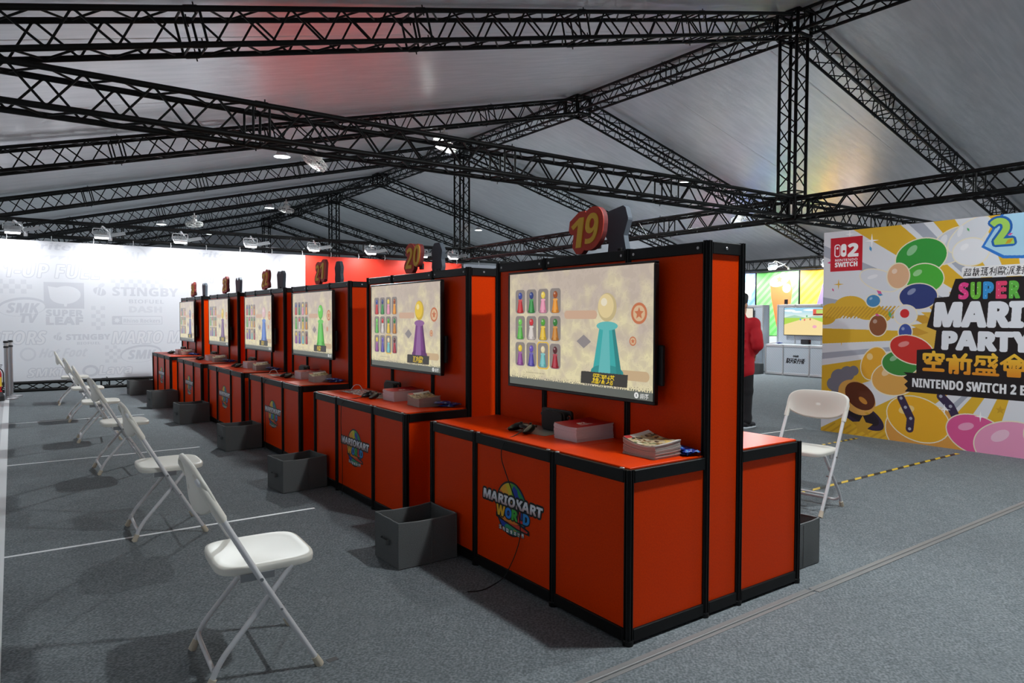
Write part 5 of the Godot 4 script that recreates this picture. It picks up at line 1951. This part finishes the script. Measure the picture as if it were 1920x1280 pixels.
	for k in 8:
		make_flood("white flood light on the back truss, %s from the left end of the white backdrop" % nth[k], Vector3(-2.1 + k * 1.4 if k < 7 else 7.2, 2.99, BZ + 0.505), 0.0, FLOOD_ENERGY)

	# ---------------------------------------------------------------- lamps and fans
	var lamp_at := [[2, 1.52, 0], [2, 4.5, 0], [2, 11.33, 1], [2, 14.3, 1], [4, 1.3, 0], [4, 4.27, 0], [4, 11.8, 1], [4, 14.6, 1], [0, 1.15, 0], [0, 4.4, 0], [0, 11.4, 1], [0, 14.3, 1], [6, 1.4, 0], [6, 4.4, 0], [6, 11.4, 1]]
	for q in lamp_at:
		var yb: float = RIDGE_Y - (sl if q[2] == 0 else sr) * absf(q[1] - RIDGE_X) - 0.17
		var side: String = ["outer", "inner"][1 if absf(q[1] - RIDGE_X) < 5.0 else 0]
		make_lamp("round white lamp under the %s rafter of the %s, %s one" % ["left" if q[2] == 0 else "right", ordinal[q[0]], side], Vector3(q[1], yb - 0.19, fz[q[0]]), 0.08, LAMP_ENERGY[q[0]])
	for q in [[2, 2.06, Vector3(0.35, 0.3, -0.5), "nearest white caged fan, under the left rafter of the second frame"], [2, 4.59, Vector3(0.2, 0, -0.35), "white caged fan high under the left rafter of the second frame"], [4, 4.78, Vector3(0.15, 0, -0.1), "white caged fan beside the inner left lamp of the fourth frame"], [4, 2.15, Vector3(0.15, 0, 0.1), "white caged fan beside the outer left lamp of the fourth frame"], [4, 11.3, Vector3(0.1, 0, 0.2), "white caged fan under the right rafter of the fourth frame"], [2, 13.6, Vector3(0.2, 0, 0.3), "white caged fan under the right rafter of the second frame"]]:
		var left: bool = q[1] < RIDGE_X
		var yb: float = RIDGE_Y - (sl if left else sr) * absf(q[1] - RIDGE_X) - 0.17
		make_fan(q[3], Vector3(q[1], yb - 0.32, fz[q[0]]), q[2], 0.32)

	# ---------------------------------------------------------------- the row of booths
	var logo := paint(draw_logo(), 0.4)
	logo.transparency = BaseMaterial3D.TRANSPARENCY_ALPHA_SCISSOR
	logo.alpha_scissor_threshold = 0.5
	var spots := [Vector2(0, 0), Vector2(0.012, -2.113), Vector2(0.073, -4.409), Vector2(0.045, -6.337), Vector2(0.001, -8.283), Vector2(-0.023, -10.497)]
	var number := ["19", "20", "21", "22", "23", "24"]
	var nthb := ["nearest", "second nearest", "third", "fourth", "fifth", "farthest"]
	var pieces := [
		[rgb(66, 178, 176), rgb(236, 214, 160), "羅潔塔"], [rgb(124, 62, 132), rgb(240, 202, 60), "瓦利歐"], [rgb(84, 196, 64), rgb(110, 212, 80), "利歐"],
		[rgb(80, 120, 200), rgb(230, 190, 190), "歐派"], [rgb(110, 70, 120), rgb(226, 190, 70), "瓦利歐"], [rgb(84, 84, 150), rgb(120, 120, 160), "利歐"]]
	var bin_at := [Vector3(-0.22, 0, -1.528), Vector3(-0.225, 0, -3.62), Vector3(-0.155, 0, -5.72), Vector3(-0.19, 0, -8.03), Vector3(-0.235, 0, -9.98), Vector3(-0.25, 0, -12.25)]
	var bin_turn := [0.0, 0.1, 0.05, 0.08, 0.1, 0.02]
	var chair_at := [Vector3(-1.343, 0, -0.83), Vector3(-1.325, 0, -2.985), Vector3(-1.325, 0, -5.26), Vector3(-1.34, 0, -7.22), Vector3(-1.33, 0, -9.1), Vector3(-1.34, 0, -11.3)]
	var chair_turn := [-0.05, -0.02, 0.02, -0.05, 0.0, -0.03]
	var booth: Node3D
	var chair: Node3D
	var bin: Node3D
	var dock: Node3D
	var stack: Node3D
	var mags: Node3D
	var packets: Node3D
	var pad: Node3D
	var mat_sheet: Node3D
	var cover := paint(draw_cover(), 0.35)
	var mag_cover := paint(draw_magazine(), 0.4)
	var packet_mat := paint(draw_packet(), 0.3)
	for i in 6:
		var p := Vector3(spots[i].x, 0, spots[i].y)
		var who: String = "%s orange booth" % nthb[i]
		var bl := "orange demo booth in black frames, %s of the row" % ["nearest", "second nearest", "third", "fourth", "fifth", "farthest"][i]
		if i == 0:
			booth = make_booth(M.black, M.orange, M.orange, logo, bl, Vector2(0.56, 0.306))
			booth.position = p
			booth.set_meta("group", "orange demo booths")
		else:
			copy_of(booth, "demo_booth", bl, p, 0.0)
		var tv := make_tv("television", screen_mat(draw_select_screen(pieces[i][0], pieces[i][1], pieces[i][2]), SCREEN), p + Vector3(0.425, 1.337, -0.862), "wide television with %s on its screen, on the %s" % [["a large teal piece", "a large purple piece", "a large green piece", "a large blue piece", "a dark violet piece", "a dim blue piece"][i], who], "televisions on the orange booths")
		screen_light(tv, Vector2(1.2, 0.66), SCREEN_LIGHT, Color(1.0, 0.93, 0.8))
		var cl := "white folding chair with grey tube legs facing the %s" % who
		if i == 0:
			cl = "white folding chair nearest the camera, facing the nearest orange booth"
			chair = make_chair(cl, "white folding chairs")
			chair.position = chair_at[0]
			chair.rotation.y = chair_turn[0]
			bin = make_bin("dark grey fabric storage bin on the floor by the nearest orange booth", "grey storage bins")
			bin.position = bin_at[0]
			dock = make_dock("black handheld console in its dock under the screen of the nearest orange booth", "docked consoles")
			dock.position = p + Vector3(0.37, H_COUNTER, -0.955)
			stack = make_stack("booklet_stack", "thick stack of booklets with a red cover on the nearest orange booth", "booklets", 0.26, 0.185, 0.074, 12, M.paper, cover, 0.012, "red booklet stacks")
			stack.position = p + Vector3(0.35, H_COUNTER, -0.69)
			mags = make_stack("magazine_stack", "low stack of magazines with a brown picture cover on the nearest orange booth", "magazines", 0.17, 0.205, 0.056, 14, M.paper_grey, mag_cover, 0.03, "magazine stacks")
			mags.position = p + Vector3(0.305, H_COUNTER, -0.158)
			packets = make_packets("blue and white foil packets beside the magazines on the nearest orange booth", packet_mat, "blue packets")
			packets.position = p + Vector3(0.425, H_COUNTER, -0.09)
			pad = make_pad("black game controller whose cable trails down to the carpet, on the nearest orange booth", "game controllers", [Vector3(-0.03, 0.03, 0.03), Vector3(-0.1, 0.006, 0.06), Vector3(-0.2, -0.004, 0.1), Vector3(-0.245, -0.04, 0.11), Vector3(-0.24, -0.11, 0.1), Vector3(-0.235, -0.23, 0.17), Vector3(-0.235, -0.34, 0.25), Vector3(-0.232, -0.48, 0.27), Vector3(-0.235, -0.6, 0.22), Vector3(-0.245, -0.735, 0.14), Vector3(-0.31, -0.763, 0.13), Vector3(-0.4, -0.763, 0.16), Vector3(-0.47, -0.763, 0.13)])
			pad.position = p + Vector3(0.21, H_COUNTER, -1.02)
			mat_sheet = thing("table_card", "grey printed card lying under the controller on the nearest orange booth", "card", p + Vector3(0.31, H_COUNTER, -1.02), 0.1, "counter cards")
			part("sheet", box_mesh(Vector3(0.24, 0.002, 0.32), 0.0005), M.grey_tape, mat_sheet, Vector3(0, 0.001, 0))
		else:
			copy_of(chair, "folding_chair", cl, chair_at[i], chair_turn[i])
			copy_of(bin, "storage_bin", "dark grey fabric storage bin on the floor by the %s" % who, bin_at[i], bin_turn[i])
			copy_of(dock, "game_console", "black handheld console in its dock under the screen of the %s" % who, p + Vector3(0.37, H_COUNTER, -0.98), FACE)
			copy_of(stack, "booklet_stack", "thick stack of booklets with a red cover on the %s" % who, p + Vector3(0.345, H_COUNTER, -0.72), 0.03)
			copy_of(mags, "magazine_stack", "low stack of magazines with a brown picture cover on the %s" % who, p + Vector3(0.3, H_COUNTER, -0.3), -0.06)
			copy_of(packets, "wipe_packets", "blue and white foil packets beside the magazines on the %s" % who, p + Vector3(0.4, H_COUNTER, -0.12), 0.5)
			copy_of(mat_sheet, "table_card", "grey printed card lying under the controller on the %s" % who, p + Vector3(0.31, H_COUNTER, -1.03), -0.05)
			var pd := make_pad("black game controller with its cable hanging down the front of the %s" % who, "game controllers", [Vector3(-0.03, 0.03, 0.0), Vector3(-0.1, 0.006, -0.04), Vector3(-0.19, -0.004, -0.1), Vector3(-0.225, -0.04, -0.12), Vector3(-0.222, -0.2, -0.14), Vector3(-0.217, -0.45, -0.12), Vector3(-0.22, -0.7, -0.12), Vector3(-0.23, -0.763, -0.1)])
			pd.position = p + Vector3(0.19, H_COUNTER, -0.93)
			pd.rotation.y = 0.0
		var ns := make_number(number[i], "red bubble sign with yellow digits on top of the %s" % who, 0.105, 0.17, 0.16)
		ns.position = p + Vector3(0.525, 1.902, -0.89)
		var sb_pts := PackedVector2Array([Vector2(-0.07, 0.24), Vector2(0.05, 0.26), Vector2(0.07, 0.2), Vector2(0.035, 0.11), Vector2(0.06, 0.0), Vector2(-0.06, 0.0), Vector2(-0.05, 0.08), Vector2(-0.09, 0.14)])
		if i in [1, 2]:
			sb_pts = PackedVector2Array([Vector2(-0.045, 0.0), Vector2(0.045, 0.0), Vector2(0.068, 0.06), Vector2(0.055, 0.115), Vector2(0.07, 0.18), Vector2(0.035, 0.235), Vector2(-0.035, 0.235), Vector2(-0.07, 0.18), Vector2(-0.055, 0.115), Vector2(-0.068, 0.06)])
		elif i > 2:
			sb_pts = PackedVector2Array([Vector2(-0.09, 0.0), Vector2(0.09, 0.0), Vector2(0.1, 0.1), Vector2(0.12, 0.2), Vector2(0.075, 0.235), Vector2(0.02, 0.19), Vector2(-0.02, 0.19), Vector2(-0.075, 0.235), Vector2(-0.12, 0.2), Vector2(-0.1, 0.1)])
		var sb := make_back(sb_pts, "plain dark grey back of a sign on top of the %s" % who, M.sign_back)
		sb.position = p + Vector3(0.71, H_WALL, -0.8)
	var bag := make_bag("crumpled clear plastic bag on the worktop of the second nearest orange booth", 1.0)
	bag.position = Vector3(0.29, H_COUNTER, -3.49)
	var bag2 := make_bag("small crumpled clear plastic bag on the worktop of the third orange booth", 0.6)
	bag2.position = Vector3(0.24, H_COUNTER, -5.72)
	copy_of(chair, "folding_chair", "white folding chair behind the nearest orange booth, before the poster wall", Vector3(2.68, 0, -0.84), PI + 0.12)
	copy_of(bin, "storage_bin", "dark grey fabric storage bin at the rear counter of the nearest orange booth", Vector3(1.44, 0, -0.245), 0.0)

	# ---------------------------------------------------------------- poster wall
	var po := thing("poster_wall", "large printed party poster wall with golden rays and white title letters", "poster", Vector3(6.14, 0, 0))
	part("board", box_mesh(Vector3(0.06, 2.48, 4.1), 0.004), M.white_tape, po, Vector3(0.033, 1.24, -0.7))
	var pm := MB.new()
	pm.quad_uv(Vector3(0, 0, -2.75), Vector3(0, 0, 1.35), Vector3(0, 2.48, 1.35), Vector3(0, 2.48, -2.75), Vector3(-1, 0, 0))
	part("print", pm.done(), paint(draw_poster(), 0.45), po)
	for z in [-2.2, -0.7, 0.8]:
		part("brace", tube_mesh([Vector3(0.06, 1.6, z), Vector3(0.7, 0.02, z)], 0.02, 8), M.steel, po)
		part("foot_plate", box_mesh(Vector3(0.7, 0.012, 0.12), 0.003), M.steel, po, Vector3(0.42, 0.006, z))

	# ---------------------------------------------------------------- marks on the carpet
	for q in [[-2.2, -0.34, -2.9, "nearest"], [-2.2, -0.5, -6.01, "middle"], [-2.2, -0.6, -9.2, "farthest"]]:
		var t := thing("floor_tape", "thin white tape line across the carpet, %s of three left of the booths" % q[3], "floor tape", Vector3((q[0] + q[1]) / 2, 0, q[2]), 0.0, "white tape lines")
		part("strip", box_mesh(Vector3(q[1] - q[0], 0.0016, 0.03), 0.0004), M.white_tape, t, Vector3(0, 0.0008, 0))
	var sq := thing("floor_mark", "small black tape square at the front foot of the nearest folding chair", "floor mark", Vector3(-1.1, 0, -0.612), 0.1)
	part("patch", box_mesh(Vector3(0.045, 0.0014, 0.03), 0.0004), M.matt_black, sq, Vector3(0.012, 0.0007, 0))
	var lt := thing("floor_tape", "faint pale tape line on the carpet behind the far folding chair", "floor tape", Vector3(4.6, 0, -3.05), -0.05)
	part("strip", box_mesh(Vector3(3.0, 0.0016, 0.025), 0.0004), M.grey_tape, lt, Vector3(0, 0.0008, 0))
	var gt := thing("cable_tape", "wide grey tape strip across the carpet in front of the nearest booth", "floor tape", Vector3(2.2, 0, 0.11), 0.01)
	for q in [[-1.95, 1.9], [1.02, 4.0]]:
		part("strip", box_mesh(Vector3(q[1], 0.002, 0.062), 0.0006), M.grey_tape, gt, Vector3(q[0], 0.001 + 0.0004 * (q[0] + 2.0), 0.0 if q[0] < 0 else 0.006))
	part("raised_cable", tube_mesh([Vector3(-2.9, 0.004, 0.005), Vector3(3.0, 0.004, 0.005)], 0.0055, 6), M.grey_tape, gt)
	var hz := paint(draw_hazard(), 0.5)
	for q in [[2.4, 5.9, -1.08, "nearer"], [4.1, 5.94, -2.18, "farther"]]:
		var t := thing("hazard_tape", "yellow and black striped tape on the carpet before the poster, %s one" % q[3], "floor tape", Vector3((q[0] + q[1]) / 2, 0, q[2]), 0.0, "")
		var mb := MB.new()
		var L: float = q[1] - q[0]
		mb.box(Vector3(0, 0.0007, 0), Vector3(L, 0.0014, 0.042))
		part("backing", mb.done(), M.matt_black, t)
		var top := MB.new()
		top.quad_uv(Vector3(-L / 2, 0.0018, 0.021), Vector3(L / 2, 0.0018, 0.021), Vector3(L / 2, 0.0018, -0.021), Vector3(-L / 2, 0.0018, -0.021), Vector3.UP)
		part("stripes", top.done(), hz, t)

	# ---------------------------------------------------------------- left edge
	for k in 2:
		var st := thing("barrier_post", "steel barrier post with black cap at the left edge of the carpet, %s of two" % ["nearer", "farther"][k], "barrier post", [Vector3(-2.23, 0, -12.7), Vector3(-2.17, 0, -13.1)][k], 0.0, "barrier posts")
		var bs := MB.new()
		bs.lathe([Vector2(0.17, 0.0), Vector2(0.17, 0.012), Vector2(0.15, 0.026), Vector2(0.04, 0.04), Vector2(0.0, 0.04)], 28)
		part("base", bs.done(), M.steel, st)
		var tb := MB.new()
		tb.lathe([Vector2(0.032, 0.03), Vector2(0.032, 0.88)], 20)
		part("tube", tb.done(), M.steel, st)
		var hd := MB.new()
		hd.lathe([Vector2(0.038, 0.88), Vector2(0.038, 0.905), Vector2(0.033, 0.91), Vector2(0.033, 0.965), Vector2(0.04, 0.97), Vector2(0.04, 0.99), Vector2(0.03, 1.0), Vector2(0.0, 1.0)], 20)
		part("head", hd.done(), M.matt_black, st)
		var bnd := MB.new()
		bnd.lathe([Vector2(0.0345, 0.912), Vector2(0.0345, 0.963)], 20)
		part("belt_slot", bnd.done(), M.chip, st)
	var fe := thing("fire_extinguisher", "red fire extinguisher with yellow label at the left edge by the barrier posts", "fire extinguisher", Vector3(-2.372, 0.004, -12.4))
	var cy := MB.new()
	cy.lathe([Vector2(0.07, 0.14), Vector2(0.078, 0.15), Vector2(0.078, 0.46), Vector2(0.06, 0.51), Vector2(0.025, 0.54), Vector2(0.02, 0.56)], 22)
	part("cylinder", cy.done(), mat(rgb(200, 24, 30), 0.35), fe)
	var lb := MB.new()
	lb.lathe([Vector2(0.0788, 0.24), Vector2(0.0788, 0.4)], 22)
	part("label_band", lb.done(), mat(rgb(236, 196, 60), 0.5), fe)
	var va := MB.new()
	va.lathe([Vector2(0.025, 0.55), Vector2(0.03, 0.58), Vector2(0.0, 0.6)], 14)
	va.box(Vector3(0.03, 0.6, 0), Vector3(0.12, 0.012, 0.02), 0.003)
	va.box(Vector3(0.03, 0.57, 0), Vector3(0.1, 0.01, 0.02), 0.003)
	part("valve", va.done(), M.matt_black, fe)
	part("hose", tube_mesh(bent([Vector3(0.02, 0.575, 0.02), Vector3(0.1, 0.5, 0.05), Vector3(0.1, 0.25, 0.05), Vector3(0.07, 0.18, 0.05)], 0.08), 0.01, 8), M.cable, fe)
	var skirt := MB.new()
	skirt.lathe([Vector2(0.11, 0.0), Vector2(0.11, 0.08), Vector2(0.08, 0.15)], 22)
	part("stand", skirt.done(), M.matt_black, fe)

	# ---------------------------------------------------------------- far right: another game's booths
	make_person(Vector3(5.53, 0.0, -3.52), 0.12)
	var gp := mat(Color.WHITE, 0.55)
	var gi := Image.create(64, 64, false, Image.FORMAT_RGB8)
	gi.fill(rgb(196, 204, 212))
	for k in 4:
		for s in [-64, 0, 64]:
			poly(gi, [Vector2(k * 16 + s, 64), Vector2(k * 16 + s + 3, 64), Vector2(k * 16 + s + 67, 0), Vector2(k * 16 + s + 64, 0)], rgb(178, 186, 196))
	gp.albedo_texture = ImageTexture.create_from_image(gi)
	gp.uv1_triplanar = true
	gp.uv1_scale = Vector3.ONE * 4.0
	M.grey_panel = gp
	var rider := paint(draw_rider_logo(), 0.5)
	rider.transparency = BaseMaterial3D.TRANSPARENCY_ALPHA_SCISSOR
	var title := screen_mat(draw_title_screen(), 0.95)
	var race := screen_mat(draw_race_screen(), 1.0)
	var gb: Node3D
	var gz := [-6.9, -9.05, -11.2]
	for k in 3:
		var p := Vector3(13.5, 0, gz[k])
		var lab: String = "pale grey demo booth at the far right, %s" % ["with a race on its screen", "with a title screen, behind the person", "third of its row"][k]
		if k == 0:
			gb = make_booth(M.lamp_case, gp, gp, rider, lab, Vector2(0.56, 0.26))
			gb.position = p
			gb.set_meta("group", "grey demo booths")
		else:
			copy_of(gb, "demo_booth", lab, p, 0.0)
		var tv := make_tv("television", race if k == 0 else title, p + Vector3(0.425, 1.337, -0.862), "television showing %s" % ["a sunny race track on the far grey booth", "a title in dark letters beside the person", "a title in dark letters on the third grey booth"][k], "televisions on the grey booths")
		screen_light(tv, Vector2(1.2, 0.66), SCREEN_LIGHT, Color(1.0, 0.97, 0.9))
		copy_of(dock, "game_console", "black handheld console in its dock on the grey booth %s" % ["with the race screen", "beside the person", "third of its row"][k], p + Vector3(0.3, H_COUNTER, -0.8), FACE)
		copy_of(bin, "storage_bin", "dark grey storage bin on the floor by the grey booth %s" % ["with the race screen", "beside the person", "third of its row"][k], p + Vector3(-0.22, 0, -1.9), 0.0)
		copy_of(packets, "wipe_packets", "blue packets on the worktop of the grey booth %s" % ["with the race screen", "beside the person", "third of its row"][k], p + Vector3(0.2, H_COUNTER, -1.45), 0.9)
		var badge := thing("number_plate", "small black square plate on top of the grey booth %s" % ["with the race screen", "beside the person", "third of its row"][k], "sign", p + Vector3(0.53, H_WALL, -1.5), FACE)
		part("plate", box_mesh(Vector3(0.1, 0.13, 0.012), 0.003), M.matt_black, badge, Vector3(0, 0.065, 0))
	var cols := [[rgb(240, 176, 40), rgb(248, 194, 70), 2, "yellow"], [rgb(92, 176, 84), rgb(120, 194, 110), 1, "green"], [rgb(86, 124, 206), rgb(112, 148, 220), 0, "blue"], [rgb(226, 110, 120), rgb(236, 136, 146), 2, "red"]]
	for k in 4:
		var z0 := -8.4 - k * 1.5
		var bn := thing("banner", "%s striped banner high behind the grey booths" % cols[k][3], "banner", Vector3(17.0, 0, z0), FACE, "coloured banners")
		part("frame", box_mesh(Vector3(1.49, 2.0, 0.04), 0.004), M.black, bn, Vector3(-0.745, 1.86, -0.021))
		var mb := MB.new()
		mb.quad_uv(Vector3(-1.47, 0.88, 0), Vector3(-0.03, 0.88, 0), Vector3(-0.03, 2.84, 0), Vector3(-1.47, 2.84, 0), Vector3(0, 0, 1))
		part("print", mb.done(), paint(draw_side_banner(cols[k][0], cols[k][1], cols[k][2]), 0.5), bn)
		part("lower_wall", box_mesh(Vector3(1.49, 0.86, 0.06), 0.004), M.lamp_case, bn, Vector3(-0.745, 0.43, -0.03))
	truss("side_truss", "black level lattice truss above the coloured banners", Vector3(16.95, 3.06, -4.9), Vector3(16.95, 3.06, -13.9))
	for k in 3:
		make_flood("white flood light on the truss above the coloured banners, %s from its near end" % nth[k], Vector3(16.26, 2.92, -8.6 - k * 1.7), FACE, SIDE_FLOOD)
